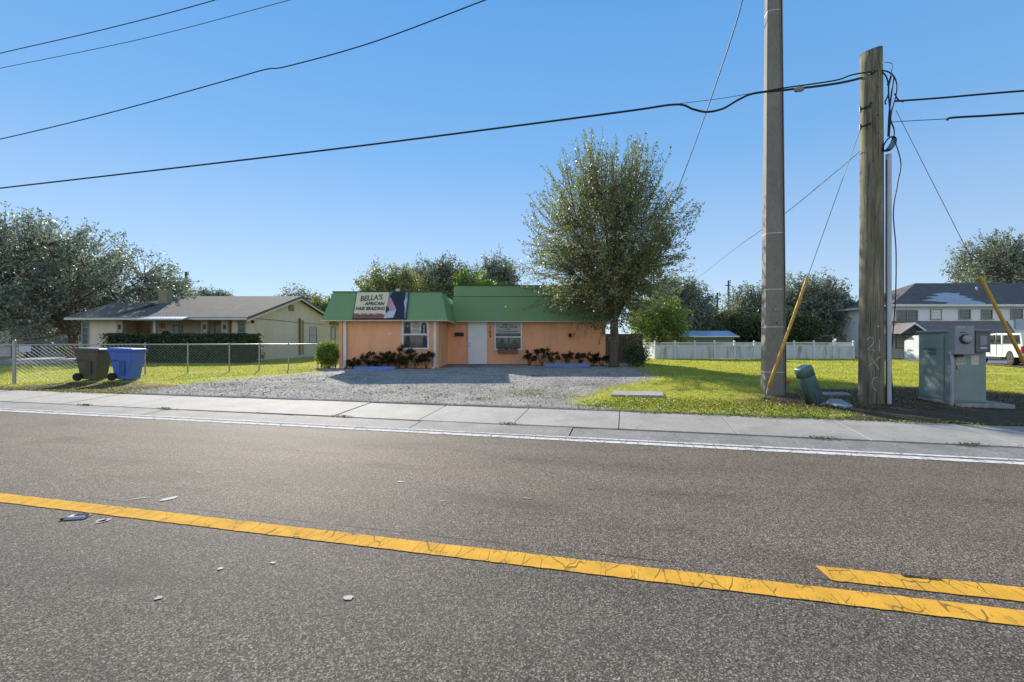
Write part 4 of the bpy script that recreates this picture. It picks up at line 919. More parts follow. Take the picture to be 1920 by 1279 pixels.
# balcony at the left rear corner
bl = MB().box(ax0-.08, ax0-.002, 53.9, 56.5, 2.2, 2.4).box(ax0-.06, ax0-.002, 56.3, 56.5, -.3, 5.05).box(ax0, ax0+4, 53.902, 56.5, 2.2, 2.4)
bl.build('balcony', whitep, AP); MB().box(ax0-.06, ax0-.02, 53.95, 56.3, 2.42, 3.3).build('balcony_rail', mat('salmon2', (.45, .30, .24), rough=.7), AP)
MB().box(ax0-.03, ax0+3, 53.903, 53.95, 2.42, 5.0).build('balcony_wall', mat('mauve', (.25, .19, .18), rough=.8), AP)
MB().prism([(e0, 54.51, z0), (e0, 57.0, z0-.05), (e0+5, 57, z0-.05), (e0+5, 54.51, z0+.8)], None, (0, 0, .05)).build('balcony_roof', rfa, AP)
dn = MB().box(fx(1904, 45.9), fx(1935, 45.9), 45.85, 45.99, 2.75, 3.75); dn.build('panel_door', mat('pale_blue_panel', (.42, .52, .62), rough=.6), AP)

# ------------------------------------------------------------------ pickup truck (faces left), at the parking strip
TD = 26.0; wx = fx(1893, TD); tz = float(gz(30, 28))+.055
T_ = empty('pickup_truck', (wx, TD, tz), 'white pickup truck with a dark windowed bed cap parked beyond the green cabinet', 'pickup truck')
paint = mat('truck_white', (.72, .73, .72), (.68, .69, .68), scale=2, rough=.25, spec=.6)
def tp(x, z): return (wx+x, TD, tz+z)
prof = [(-4.75, .45), (-4.8, .75), (-4.7, 1.02), (-3.75, 1.14), (-3.1, 1.17), (-2.45, 1.72), (-2.2, 1.84), (-1.4, 1.88), (-.75, 1.86), (1.12, 1.84), (1.28, 1.2), (1.3, .62), (1.24, .50), (.55, .50)]
arch = [(.46*math.cos(a_), .40+.46*math.sin(a_)) for a_ in np.linspace(.22, math.pi-.22, 9)]
prof2 = prof+arch+[(-.55, .48), (-2.9, .46)]+[(-3.5+.46*math.cos(a_), .40+.46*math.sin(a_)) for a_ in np.linspace(.22, math.pi-.22, 9)]+[(-4.1, .45)]
tb_ = MB(); tb_.prism([tp(*p) for p in prof2], None, (0, 1.85, 0)); tb_.build('body', paint, T_)
gl = MB()
def wpoly(pts): gl.prism([(wx+x, TD-.012, tz+z) for x, z in pts], None, (0, .01, 0))
wpoly([(-3.0, 1.20), (-2.42, 1.68), (-2.28, 1.74), (-2.22, 1.20)]); wpoly([(-2.12, 1.20), (-2.12, 1.76), (-1.55, 1.78), (-1.5, 1.20)])
wpoly([(-1.38, 1.22), (-1.4, 1.76), (-.95, 1.76), (-.92, 1.22)]); wpoly([(-.72, 1.24), (-.70, 1.75), (1.02, 1.74), (1.12, 1.24)])
gl.build('side_window', glass, T_)
MB().box(wx-2.20, wx-2.16, TD-.016, TD-.003, tz+.55, tz+1.2).box(wx-1.46, wx-1.43, TD-.016, TD-.003, tz+.55, tz+1.85).box(wx-.80, wx-.785, TD-.014, TD-.003, tz+.5, tz+1.85).box(wx-1.42, wx+1.2, TD-.014, TD-.003, tz+1.195, tz+1.205).build('door_gap', black, T_)
MB().box(wx-2.05, wx-1.9, TD-.04, TD-.003, tz+1.07, tz+1.1).build('door_handle', paint, T_)
MB().box(wx-2.6, wx-.75, TD-.08, TD+.02, tz+.36, tz+.42).build('running_board', mat('chrome', (.6, .6, .6), rough=.2, metal=1), T_)
MB().box(wx-4.4, wx+1.0, TD+.2, TD+1.6, tz+.28, tz+.46).build('chassis', black, T_)
for x in (0, -3.5):
    for y in (0, 1.58):
        wh = MB().tube([(wx+x, TD+.02+y, tz+.385), (wx+x, TD+.27+y, tz+.385)], .385, 26).build('wheel', MATS['black_rubber'], T_, bevel=.03)
        if y == 0:
            hubm = MB().tube([(wx+x, TD+.012, tz+.385), (wx+x, TD+.05, tz+.385)], .245, 20)
            hubm.build('rim', mat('rim', (.35, .35, .36), rough=.3, metal=.8), wh)
            spk = MB()
            for k in range(6):
                a_ = k*math.pi/3; spk.prism([(wx+x+.05*math.cos(a_+1.4), TD-.004, tz+.385+.05*math.sin(a_+1.4)), (wx+x+.05*math.cos(a_-1.4), TD-.004, tz+.385+.05*math.sin(a_-1.4)), (wx+x+.235*math.cos(a_-.16), TD-.004, tz+.385+.235*math.sin(a_-.16)), (wx+x+.235*math.cos(a_+.16), TD-.004, tz+.385+.235*math.sin(a_+.16))], None, (0, .014, 0))
            spk.build('spoke', MATS['chrome'], wh)
MB().box(wx+1.13, wx+1.30, TD-.012, TD+.10, tz+.72, tz+1.12).build('taillight', mat('red_lens', (.35, .015, .02), rough=.2), T_)
MB().box(wx+1.18, wx+1.42, TD+.02, TD+1.8, tz+.40, tz+.60).build('bumper', MATS['chrome'], T_)
MB().box(wx-4.86, wx-4.72, TD+.02, TD+1.8, tz+.42, tz+.66).build('bumper', MATS['chrome'], T_)
MB().box(wx-2.78, wx-2.63, TD-.14, TD-.003, tz+1.16, tz+1.34).build('wing_mirror', black, T_)
lg = MB(); lg.poly([(wx-3.0+.0, TD-.016, tz+.86), (wx-2.72, TD-.016, tz+.80), (wx-2.60, TD-.016, tz+1.02), (wx-2.82, TD-.016, tz+1.12)][::1]); lg.build('door_logo', mat('lime_logo', (.30, .52, .08), rough=.5), T_)

MB().box(wx+1.13, wx+1.30, TD+1.75, TD+1.862, tz+.72, tz+1.12).build('taillight', MATS['red_lens'], T_)
MB().box(wx+1.302, wx+1.315, TD+.2, TD+1.65, tz+.64, tz+1.14).build('tailgate', paint, T_)
MB().prism([(wx+1.292, TD+.2, tz+1.24), (wx+1.292, TD+1.65, tz+1.24), (wx+1.15, TD+1.6, tz+1.76), (wx+1.15, TD+.25, tz+1.76)], None, (.012, 0, .002)).build('rear_window', glass, T_)
MB().box(wx+1.421, wx+1.43, TD+.75, TD+1.1, tz+.43, tz+.57).build('license_plate', paper, T_)
T_.rotation_euler = (0, 0, R(-116))
# ------------------------------------------------------------------ poles
wirem = mat('black_cable', (.012, .012, .014), rough=.6)
steelw = mat('steel_wire', (.10, .105, .12), rough=.5, metal=.4)
CPX, CPY = 5.92, 10.35; cz0 = float(gz(CPX, CPY))
CP = empty('concrete_pole', (CPX, CPY, cz0), 'tall square grey concrete utility pole with white bands and side conduit', 'utility pole')
pc = mat('pole_concrete', (.31, .28, .24), (.23, .21, .18), scale=2.5, rough=.9, bstr=.35, bscale=40, fine=.35, stretch=(1, 1, .35), dirt=((.15, .14, .125), .6))
def halfw(z): return .198-.0075*z
def pole_ring(z, k=.035):
    h = halfw(z); pts = []
    rot = -.22
    for sx_, sy_ in ((-1, -1), (1, -1), (1, 1), (-1, 1)):
        a1 = (sx_*h, sy_*(h-k)) if sx_*sy_ > 0 else (sx_*(h-k), sy_*h); a2 = (sx_*(h-k), sy_*h) if sx_*sy_ > 0 else (sx_*h, sy_*(h-k))
        pts += [a1, a2]
    c, q = math.cos(rot), math.sin(rot)
    return [(CPX+c*x-q*y, CPY+q*x+c*y, cz0+z) for x, y in pts]
pb_ = MB(); zs = [-.4]+list(np.linspace(0, 14, 15)); rings = [pole_ring(z) for z in zs]
for r in rings: pb_.v += r
for i in range(len(rings)-1):
    for k in range(8): pb_.f.append((i*8+k, i*8+(k+1) % 8, (i+1)*8+(k+1) % 8, (i+1)*8+k))
pb_.f.append(tuple(range((len(rings)-1)*8, len(rings)*8)))
pb_.build('pole', pc, CP)
rot = -.22; c_, q_ = math.cos(rot), math.sin(rot)
def pl(x, y, z): return (CPX+c_*x-q_*y, CPY+q_*x+c_*y, cz0+z)
cdl = [pl(halfw(z)+.028, -halfw(z)*.5, z) for z in np.linspace(-.1, 13.5, 12)]
MB().tube(cdl, .036, 10).build('conduit', mat('grey_pvc', (.40, .41, .42), (.34, .35, .36), scale=3, rough=.5), CP, smooth=True)
MB().tube([pl(halfw(z)+.012, -halfw(z)-.012, z) for z in np.linspace(0, 13.5, 12)], .013, 6).build('ground_wire', black, CP)
for py in (14, 436, 542, 613, 698):
    z = CZ+(HY-py)/F*(CPY-.2)-cz0; rg2 = [Vector(p) for p in pole_ring(z)]; cen = Vector((CPX, CPY, cz0+z))
    bnd = MB(); o1 = [cen+(p-cen)*1.02+Vector((0, 0, -.008)) for p in rg2]; n = len(o1)
    bnd.prism(o1, None, (0, 0, .016)); bnd.build('band', mat('band_white', (.62, .62, .60), rough=.5), CP)
tgf = MB(); zt_ = CZ+(HY-582)/F*10.1-cz0; tgf.prism([pl(-.02, -halfw(1)-.012, zt_), pl(.09, -halfw(1)-.012, zt_), pl(.09, -halfw(1)-.012, zt_+.06), pl(-.02, -halfw(1)-.012, zt_+.06)], None, (0, .006, 0)); tgf.build('number_plate', mat('plate_grey', (.30, .29, .27), rough=.5), CP)
MB().tube([pl(.03, -halfw(1)-.006, CZ+(HY-605)/F*10.1-cz0), pl(.03, -halfw(1)+.02, CZ+(HY-605)/F*10.1-cz0)], .02, 10).build('bolt_hole', black, CP)
# wooden pole
WX, WY = 7.20, 9.12; wz0 = float(gz(WX, WY)); WH = CZ+(HY-96)/F*WY-wz0
WP = empty('wooden_pole', (WX, WY, wz0), 'weathered brown wooden utility pole with chalk marks and cables', 'utility pole')
m, nt, b = nodes('pole_wood'); v = coords(nt, (1, 1, .12)); n1 = noise(nt, v, 7, 6, .65)
c1 = ramp(nt, n1, [(.28, (.11, .095, .065)), (.5, (.20, .18, .125)), (.72, (.34, .31, .215))])
c1 = mixc(nt, ramp(nt, noise(nt, coords(nt, (1, 1, .5)), 2.2, 4), [(.52, 0.0), (.68, .6)]), c1, (.17, .165, .065))
c1 = mixc(nt, .8, c1, ramp(nt, noise(nt, coords(nt, (1, 1, .045)), 42, 4, .7), [(.36, .3), (.55, 1.05)]), 'MULTIPLY')
c1 = mixc(nt, ramp(nt, voro(nt, coords(nt, (1, 1, .6)), 5.5), [(.0, .75), (.12, 0.0)]), c1, (.03, .022, .015))
nt.links.new(c1, b.inputs['Base Color']); b.inputs['Roughness'].default_value = .92; bump(nt, b, noise(nt, coords(nt, (1, 1, .05)), 38, 4, .7), .9, .012)
wp = MB(); rng = np.random.default_rng(2); nn = 20; prevf = 0
zs = np.linspace(-.3, WH, 26)
for i, z in enumerate(zs):
    r = .212-.0042*max(z, 0)
    for k in range(nn):
        a_ = 2*math.pi*k/nn; rr = r*(1+.012*math.sin(3*a_+z*.6)+.006*math.sin(11*a_))
        zz = z + (.05*math.cos(a_-.4) if i == len(zs)-1 else 0)
        wp.v.append((WX+rr*math.cos(a_)+.008*math.sin(z*.5), WY+rr*math.sin(a_), wz0+zz))
for i in range(len(zs)-1):
    for k in range(nn): wp.f.append((i*nn+k, i*nn+(k+1) % nn, (i+1)*nn+(k+1) % nn, (i+1)*nn+k))
wp.f.append(tuple((len(zs)-1)*nn+k for k in range(nn)))
wp.build('pole', m, WP, smooth=False)
for p in bpy.data.objects['pole.001'].data.polygons: p.use_smooth = len(p.vertices) == 4
# view azimuth to the pole: the marks face the road
va = math.atan2(-WY, -WX)
def onpole(px, py, r_extra=.004):
    """point on the pole's cylinder along that bearing"""
    dx = (px-960)/F; z = None; r = .212+r_extra
    # solve |t*(dx,1)-(WX,WY)| = r, nearest
    A_ = dx*dx+1; B_ = -2*(dx*WX+WY); C_ = WX*WX+WY*WY-r*r; disc = max(B_*B_-4*A_*C_, 0); t = (-B_-math.sqrt(disc))/(2*A_)
    zz = CZ+(HY-py)/F*t; r2 = .212-.0042*max(zz-wz0, 0)+r_extra; C_ = WX*WX+WY*WY-r2*r2; disc = max(B_*B_-4*A_*C_, 0); t = (-B_-math.sqrt(disc))/(2*A_)
    return Vector((dx*t, t, CZ+(HY-py)/F*t))
chalk = mat('chalk_mark', (.62, .60, .56), (.30, .27, .22), scale=26, rough=.9)
ck = MB()
for st in ([(1626, 638), (1631, 632), (1637, 634), (1638, 642), (1632, 651), (1625, 656), (1632, 655), (1641, 659)], [(1648, 637), (1649, 660)],
           [(1627, 688), (1640, 677), (1650, 669)], [(1634, 671), (1642, 684), (1648, 693)], [(1645, 707), (1638, 709), (1635, 719), (1638, 729), (1645, 733)]):
    P3 = [onpole(*p) for p in st]; ck.tube(P3, .0075, 5)
ck.build('chalk_mark', chalk, WP)
MB().tube([onpole(1647, 612, 0), onpole(1647, 612, .015)], .012, 8).tube([onpole(1654, 118, 0), onpole(1655, 118, .02)], .016, 8).build('tag_nail', whitep, WP)
bx = WX+.235; by = WY-.085
zc = CZ+(HY-292)/F*by
MB().tube([(WX+.222, WY-.15, z) for z in np.linspace(wz0-.1, zc, 10)], .050, 10).build('conduit', mat('white_pvc', (.50, .52, .56), (.42, .44, .48), scale=3, rough=.45), WP, smooth=True)
def wp_pts(lst, D): return [W(px, py, D if not isinstance(D, (list, tuple)) else D[i]) for i, (px, py) in enumerate(lst)]
def smooth_pts(P, n=6):
    out = []; P = [Vector(p) for p in P]
    for i in range(len(P)-1):
        p0, p1, p2, p3 = P[max(i-1, 0)], P[i], P[i+1], P[min(i+2, len(P)-1)]
        for k in range(n):
            t = k/n; out.append(.5*((2*p1)+(p2-p0)*t+(2*p0-5*p1+4*p2-p3)*t*t+(3*p1-p0-3*p2+p3)*t**3))
    out.append(P[-1]); return out
# cables hanging on the pole
cb = MB()
for lst in ([(1640, 134), (1655, 136), (1664, 150), (1666, 175), (1660, 190), (1661, 196)], [(1645, 133), (1660, 133), (1674, 141), (1681, 158), (1679, 182), (1671, 212), (1667, 256)],
            [(1676, 143), (1671, 180), (1667, 215), (1665, 256)], [(1671, 143), (1666, 165), (1668, 200), (1670, 225), (1676, 242), (1676, 256)], [(1677, 175), (1684, 187), (1694, 191)]):
    cb.tube(smooth_pts(wp_pts(lst, WY-.16)), .013, 6)
cb.tube(smooth_pts(wp_pts([(1659, 117), (1668, 118), (1673, 123), (1668, 148), (1663, 160)], WY-.16)), .006, 5)
cb.build('cable_bundle', wirem, WP, smooth=True)
cl = MB()
for k in range(6):
    ce = W(1663+k*1.2, 270, WY-.18-.01*k); u_ = Vector((.5, 0, .86)); v_ = Vector((.62, -.3, -.36))*(.5+.08*k)
    cl.tube([ce+u_*.17*math.cos(t)+v_*.12*math.sin(t) for t in np.linspace(0, 6.283, 22)], .0075, 5, False)
cl.build('cable_coil', wirem, WP, smooth=True)
MB().tube(smooth_pts([W(1677, 262, WY-.12), W(1689, 305, WY-.12), W(1683, 345, WY-.12), W(1675, 398, WY-.12), W(1680, 470, WY-.12), W(1679, 560, WY-.12), W(1673, 640, WY-.12), W(1671, 690, WY-.1), W(1675, 748, WY-.08)]), .010, 6).build('down_cable', wirem, WP, smooth=True)
MB().tube(smooth_pts([W(1662, 300, WY-.17), W(1661, 500, WY-.17), W(1662, 762, WY-.17)]), .011, 6).build('down_cable', wirem, WP, smooth=True)
bk = MB()
for py in (205, 238):
    p = W(1615, py, WY-.05); bk.tube([p, p+Vector((.10, -.12, .02))], .018, 6).tube([p+Vector((-.02, 0, -.06)), p+Vector((-.02, 0, .05))], .02, 6)
bk.tube([onpole(1633, 193, 0), onpole(1633, 193, .03)], .02, 8).tube([onpole(1647, 215, 0), onpole(1647, 215, .02)], .012, 8).tube([onpole(1647, 249, 0), onpole(1647, 249, .02)], .012, 8)
bk.build('bracket', mat('dark_steel', (.05, .05, .05), rough=.5, metal=.6), WP)

def wire(label, pts, r, cat='utility wire', name='power_line', m=None, group=None, n=8):
    P = smooth_pts(pts, n); o = MB().tube(P, r, 6).build(name, m or wirem, None, smooth=True)
    return tag(o, label, cat, group)
def lineD(px, off=0.0):  # depth on the pole line (parallel to the road through the wooden pole)
    k = (px-960)/F; t = (WX-k*(WY+off))/(.9703+k*.242); return WY+off+.242*t
def onl(px, py, off=0.0): return W(px, py, lineD(px, off))
wire('thick black cable sagging from the left edge to the wooden pole', [onl(-420, 400), onl(-200, 377), onl(0, 353), onl(320, 316), onl(640, 278), onl(960, 237), onl(1180, 208), onl(1268, 196), onl(1300, 205), onl(1325, 210), onl(1355, 204), onl(1385, 187), onl(1415, 175), onl(1480, 168), onl(1560, 158), onl(1612, 147), W(1640, 134, WY-.24)], .022)
wire('thin support strand above the dip in the thick cable', [onl(1268, 195), onl(1350, 185), onl(1415, 174)], .006, m=steelw)
wire('second black cable twisting beside the thick cable into the pole top', [onl(1420, 174), onl(1470, 165), onl(1520, 158), onl(1570, 150), onl(1600, 140), W(1645, 133, WY-.23)], .014)
sp_ = onl(1498, 166); o = MB().tube([sp_+Vector((-.11, 0, -.02)), sp_+Vector((-.06, 0, -.03)), sp_+Vector((.07, 0, -.01)), sp_+Vector((.11, 0, 0))], [.02, .05, .05, .02], 10).build('splice_case', mat('splice_grey', (.25, .25, .23), rough=.6), None, smooth=True)
tag(o, 'grey splice case clamped on the cable between the two poles', 'cable splice')
wire('long wire with a kink rising from the left edge to the top centre', [onl(-200, 303, 1.1), onl(0, 261, 1.1), onl(200, 213, 1.1), onl(400, 158, 1.1), onl(495, 131, 1.1), onl(540, 124, 1.1), onl(700, 79, 1.1), onl(910, 0, 1.1), onl(1120, -80, 1.1), W(1440, -230, 10.3)], .016)
wire('uppermost wire crossing the top left corner', [onl(-200, 148, 1.1), onl(0, 100, 1.1), onl(200, 54, 1.1), onl(400, 1, 1.1), onl(620, -70, 1.1)], .014, group=None)
wire('faint thinner wire just below the uppermost one at top left', [onl(-200, 168, 1.3), onl(0, 128, 1.3), onl(270, 72, 1.3), onl(540, 1, 1.3), onl(760, -60, 1.3)], .010, m=steelw)
wire('steep service wire coming down from the top edge into the tall elm crown', [W(1405, -60, 10.3), W(1392, 0, 10.5), W(1375, 60, 11.2), W(1345, 150, 12.6), W(1310, 250, 14.8), W(1270, 358, 18.5), W(1262, 372, 19.2)], .014, m=wirem)
wire('thin wire falling left behind the concrete pole from the wooden pole towards the far trees', [W(1612, 284, WY), W(1540, 345, 11), W(1468, 403, 14), W(1380, 465, 18), W(1300, 525, 24), W(1240, 552, 30), W(1196, 568, 34)], .009, m=steelw)
wire('upper cable leaving the wooden pole to the right edge', [W(1676, 190, WY-.1), W(1760, 184, 8.7), W(1850, 176, 8.3), W(1925, 170, 8.0), W(2080, 158, 7.4)], .017)
wire('lower cable leaving the wooden pole to the right, thick past its splice', [W(1670, 229, WY-.1), W(1720, 226, 8.8), W(1778, 223, 8.6)], .007, m=steelw)
o = wire('thick end of the lower cable at the right edge', [W(1776, 226, 8.6), W(1784, 221, 8.55), W(1850, 217, 8.3), W(1925, 212, 8.0), W(2080, 202, 7.4)], .019)
# guy wires with yellow guards
def guy(label, top, bot, f0, f1):
    top = Vector(top); bot = Vector(bot); root = empty('guy_wire', tuple(bot), label, 'guy wire', 'guy wires of the wooden pole')
    MB().tube([bot, top], .0055, 6).build('strand', steelw, root)
    a = bot+(top-bot)*f0; c = bot+(top-bot)*f1; d = (c-a)
    MB().tube([a, a+d*.05, a+d*.5, c-d*.02, c], [.030, .033, .031, .030, .012], 10).build('yellow_guard', mat('guard_yellow', (.66, .36, .02), (.50, .27, .02), scale=5, rough=.5, fine=.3), root, smooth=True)
    MB().tube([bot-Vector((0, 0, .12)), a], .016, 6).build('anchor_rod', galv, root)
b1_ = W(1433, 748, 9.75); t1_ = W(1613, 243, WY-.05)
dd_ = (t1_-b1_); guy('guy wire with a yellow guard slanting down to the foot of the concrete pole', t1_, b1_, .045, .475)
b2_ = W(1965, 768, 8.55); t2_ = W(1680, 207, WY+.05); guy('guy wire with a yellow guard falling to the right edge in front of the truck', t2_, b2_, .05, .43)

# distant poles
for px, top, D, r, lab in ((349, 510, 62, .16, 'distant dark pole rising above the tan roof'), (1345, 549, 62, .13, 'short distant wooden pole right of the bright tree'), (1366, 526, 75, .15, 'taller distant pole with a thin tip beside the short one')):
    X = fx(px, D); z = float(gz(X, D)); zt_ = zat(top, D)
    e = empty('distant_pole', (X, D, z), lab, 'utility pole', 'distant utility poles')
    MB().tube([(X, D, z-.2), (X, D, zt_)], [r*1.15, r], 8).build('pole', mat('far_pole', (.09, .085, .08), rough=.9), e)
    MB().box(X-.6 if px != 349 else X-.05, X+.35, D-.2, D-.1, zt_-.9, zt_-.75).tube([(X+.3, D, zt_-.5), (X+.3, D, zt_+.1)], .05, 6).build('crossarm', MATS['far_pole'], e)

# ------------------------------------------------------------------ utility cabinet
CA = ANG; cbx, cby = 8.42, 8.72
cu, cv = w2uv(cbx, cby); zc0 = float(gz(8.9, 9.1))
def q(u, v, z): x, y = uv2w(cu+u, cv+v); return (x, y, zc0+z)
def cbox(mb, u0, u1, v0, v1, z0, z1, tx=0, ty=0):
    P = [q(u0, v0, z0), q(u1, v0, z0), q(u1, v1, z0), q(u0, v1, z0), q(u0+tx, v0+ty, z1), q(u1-tx, v0+ty, z1), q(u1-tx, v1-ty, z1), q(u0+tx, v1-ty, z1)]
    return mb.add(P, [(0, 3, 2, 1), (4, 5, 6, 7), (0, 1, 5, 4), (1, 2, 6, 5), (2, 3, 7, 6), (3, 0, 4, 7)])
cgreen = mat('cabinet_green', (.26, .34, .31), (.23, .305, .275), scale=3, rough=.38, fine=.15, dirt=((.17, .22, .20), .5))
cgrey = mat('meter_grey', (.27, .29, .31), (.24, .26, .28), scale=4, rough=.45)
pad = MB(); cbox(pad, .0, .90, -.14, 1.05, -.1, .06)
pd_ = pad.build('concrete_pad', oldc, None, bevel=.015); tag(pd_, 'low concrete pad under the green utility cabinet', 'concrete pad')
CB = empty('utility_cabinet', tuple(q(0, 0, .06)), 'green metal utility cabinet with grey meter boxes beside the wooden pole', 'utility cabinet')
mb = MB(); cbox(mb, 0, .56, .02, 1.0, .062, 1.40); mb.build('body', cgreen, CB, bevel=.012)
mb = MB(); cbox(mb, -.035, .60, -.02, 1.04, 1.401, 1.45); mb.build('lid', cgreen, CB, bevel=.012)
mb = MB(); cbox(mb, .03, .54, -.002, .019, .10, 1.36); mb.build('door', cgreen, CB, bevel=.006)
mb = MB(); cbox(mb, -.018, -.001, .20, .97, .10, 1.36); mb.build('side_panel', cgreen, CB, bevel=.006)
mb = MB(); cbox(mb, -.03, -.001, .03, .06, .70, .76); cbox(mb, .08, .11, -.03, -.003, .70, .76); mb.build('latch', galv, CB, bevel=.004)
mt = MB(); cbox(mt, -.06, .245, -.20, -.003, .98, 1.52); mto = mt.build('meter_box', cgrey, CB, bevel=.01)
ctr = Vector(q(.10, -.20, 1.27)); fwd = Vector(q(.10, -.5, 1.27))-ctr; fwd.normalize()
MB().tube([ctr, ctr+fwd*.02, ctr+fwd*.022], [.095, .095, .085], 22).build('meter_ring', mat('ring_dark', (.06, .065, .07), rough=.4, metal=.5), mto)
MB().tube([ctr+fwd*.021, ctr+fwd*.07, ctr+fwd*.09], [.078, .074, .05], 22).build('meter_glass', mat('meter_face', (.40, .40, .36), (.25, .25, .23), scale=20, rough=.12), mto, smooth=True)
mb = MB(); cbox(mb, .02, .10, -.204, -.2005, 1.385, 1.40); mb.build('meter_slot', black, mto)
mb = MB(); cbox(mb, -.02, .03, -.203, -.2005, 1.49, 1.505); cbox(mb, .05, .09, -.203, -.2005, 1.49, 1.505); mb.build('meter_label', paper, mto)
bx2 = MB(); cbox(bx2, .29, .52, -.15, -.003, 1.02, 1.40); bo = bx2.build('breaker_box', mat('breaker_grey', (.13, .14, .14), (.11, .12, .12), scale=4, rough=.5), CB, bevel=.008)
mb = MB(); cbox(mb, .28, .53, -.17, -.003, 1.401, 1.43); mb.build('breaker_hood', MATS['breaker_grey'], bo)
mb = MB(); cbox(mb, .36, .46, -.153, -.1505, 1.16, 1.33); mb.build('breaker_label', mat('label_grey', (.30, .32, .34), rough=.5), bo)
mb = MB(); cbox(mb, .36, .46, -.153, -.1505, 1.085, 1.12); mb.build('breaker_label', paper, bo)
mb = MB(); mb.tube([q(-.03, -.07, .02), q(-.03, -.07, .98)], .028, 10); mb.build('conduit', mat('grey_pvc', (.40, .41, .42)), CB, smooth=True)
mb = MB(); cbox(mb, .03, .12, -.12, -.003, .93, .979); mb.build('lower_fitting', black, CB)
mb = MB(); cbox(mb, .305, .425, -.008, -.0035, .78, .96); mb.build('paper_notice', paper, CB)
rt = Vector(q(1, 0, 0))-Vector(q(0, 0, 0))
wl = mat('label_white', (.62, .62, .58), rough=.5)
text('cabinet_number', '820', .085, q(.15, -.0065, .885), rt, (0, 0, 1), wl, CB, offset=.003)
text('cabinet_number', '2081', .085, q(.15, -.0065, .80), rt, (0, 0, 1), wl, CB, offset=.003)
bv = Vector(q(0, 0, 0))-Vector(q(0, 1, 0))
text('side_stencil', 'NO PARKING\nKEEP CLEAR', .085, q(-.0205, .60, 1.02), bv, (0, 0, 1), mat('faded_ink', (.075, .12, .125), rough=.6), CB, sx=.8, offset=.002)

# leaning green pedestal
PX_, PY_ = 5.98, 8.95; pz = float(gz(PX_, PY_)); PE = empty('pedestal', (PX_, PY_, pz), 'leaning dark green telecom pedestal between the two big poles', 'telecom pedestal')
tilt = Matrix.Rotation(R(-22), 4, 'Y') @ Matrix.Rotation(R(4), 4, 'X')
def rr_(w_, d_, k, z): 
    pts = []
    for cx_, cy_, a0 in ((w_-k, d_-k, 0), (-w_+k, d_-k, 90), (-w_+k, -d_+k, 180), (w_-k, -d_+k, 270)):
        for j in range(4): a_ = R(a0+j*30); pts.append((cx_+k*math.cos(a_), cy_+k*math.sin(a_), z))
    return pts
def loft(rings, m, name, par, smooth=True, rz=R(8)):
    mb = MB(); n = len(rings[0])
    for r_ in rings: mb.v += [tuple((tilt @ Matrix.Rotation(rz, 4, 'Z') @ Vector(p))+Vector((PX_, PY_, pz))) for p in r_]
    for i in range(len(rings)-1):
        for k in range(n): mb.f.append((i*n+k, i*n+(k+1) % n, (i+1)*n+(k+1) % n, (i+1)*n+k))
    mb.f.append(tuple((len(rings)-1)*n+k for k in range(n))); mb.f.append(tuple(range(n))[::-1])
    o = mb.build(name, m, par); 
    for p in o.data.polygons: p.use_smooth = len(p.vertices) == 4
    return o
pg = mat('pedestal_green', (.09, .17, .175), (.075, .145, .15), scale=4, rough=.35, fine=.1)
loft([rr_(.125, .11, .05, -.1), rr_(.128, .112, .05, .04)], mat('pedestal_base', (.20, .21, .20), rough=.7), 'base', PE)
loft([rr_(.14, .125, .055, .041), rr_(.135, .12, .055, .60), rr_(.135, .12, .055, .605)], pg, 'lower_cover', PE)
loft([rr_(.138, .123, .055, .606), rr_(.136, .121, .055, .77), rr_(.128, .114, .055, .80), rr_(.10, .088, .05, .812)], pg, 'cap', PE)
# flush covers
def flat(name, label, cat, pts, m, t=.03, dz=.02):
    P = [(x, y, float(gz(x, y))+dz) for x, y in pts]; mb = MB(); mb.prism([(x, y, z-t) for x, y, z in P], None, (0, 0, t)); o = mb.build(name, m, None, bevel=.006); return tag(o, label, cat)
flat('concrete_slab', 'pale concrete slab set in the grass left of the concrete pole', 'concrete slab', [G(1146, 744), G(1246, 746), G(1240, 738), G(1152, 736)], sw, .06, .05)
flat('handhole_cover', 'grey handhole cover behind the leaning pedestal', 'utility cover', [G(1545, 742), G(1597, 743), G(1588, 738), G(1540, 737)], oldc, .04, .03)
flat('handhole_cover', 'broken pale blue handhole cover right of the pedestal foot', 'utility cover', [G(1547, 757), G(1582, 766), G(1599, 763), G(1578, 752), G(1556, 750)], mat('blue_grey_cover', (.32, .38, .40), (.24, .27, .27), scale=9, rough=.8), .04, .035)
fl = W(1478, 717, 10.4); fr_ = empty('marker_flag', (fl.x, fl.y, .13), 'small orange marker flag on a wire beside the concrete pole', 'marker flag')
MB().tube([(fl.x, fl.y, .1), (fl.x+.02, fl.y, fl.z)], .003, 5).build('stake', steelw, fr_)
MB().prism([(fl.x-.04, fl.y, fl.z-.05), (fl.x+.05, fl.y-.02, fl.z-.03), (fl.x+.04, fl.y-.02, fl.z+.04), (fl.x-.04, fl.y, fl.z+.05)], None, (0, .004, 0)).build('flag', mat('orange_flag', (.85, .14, .04), rough=.6), fr_)

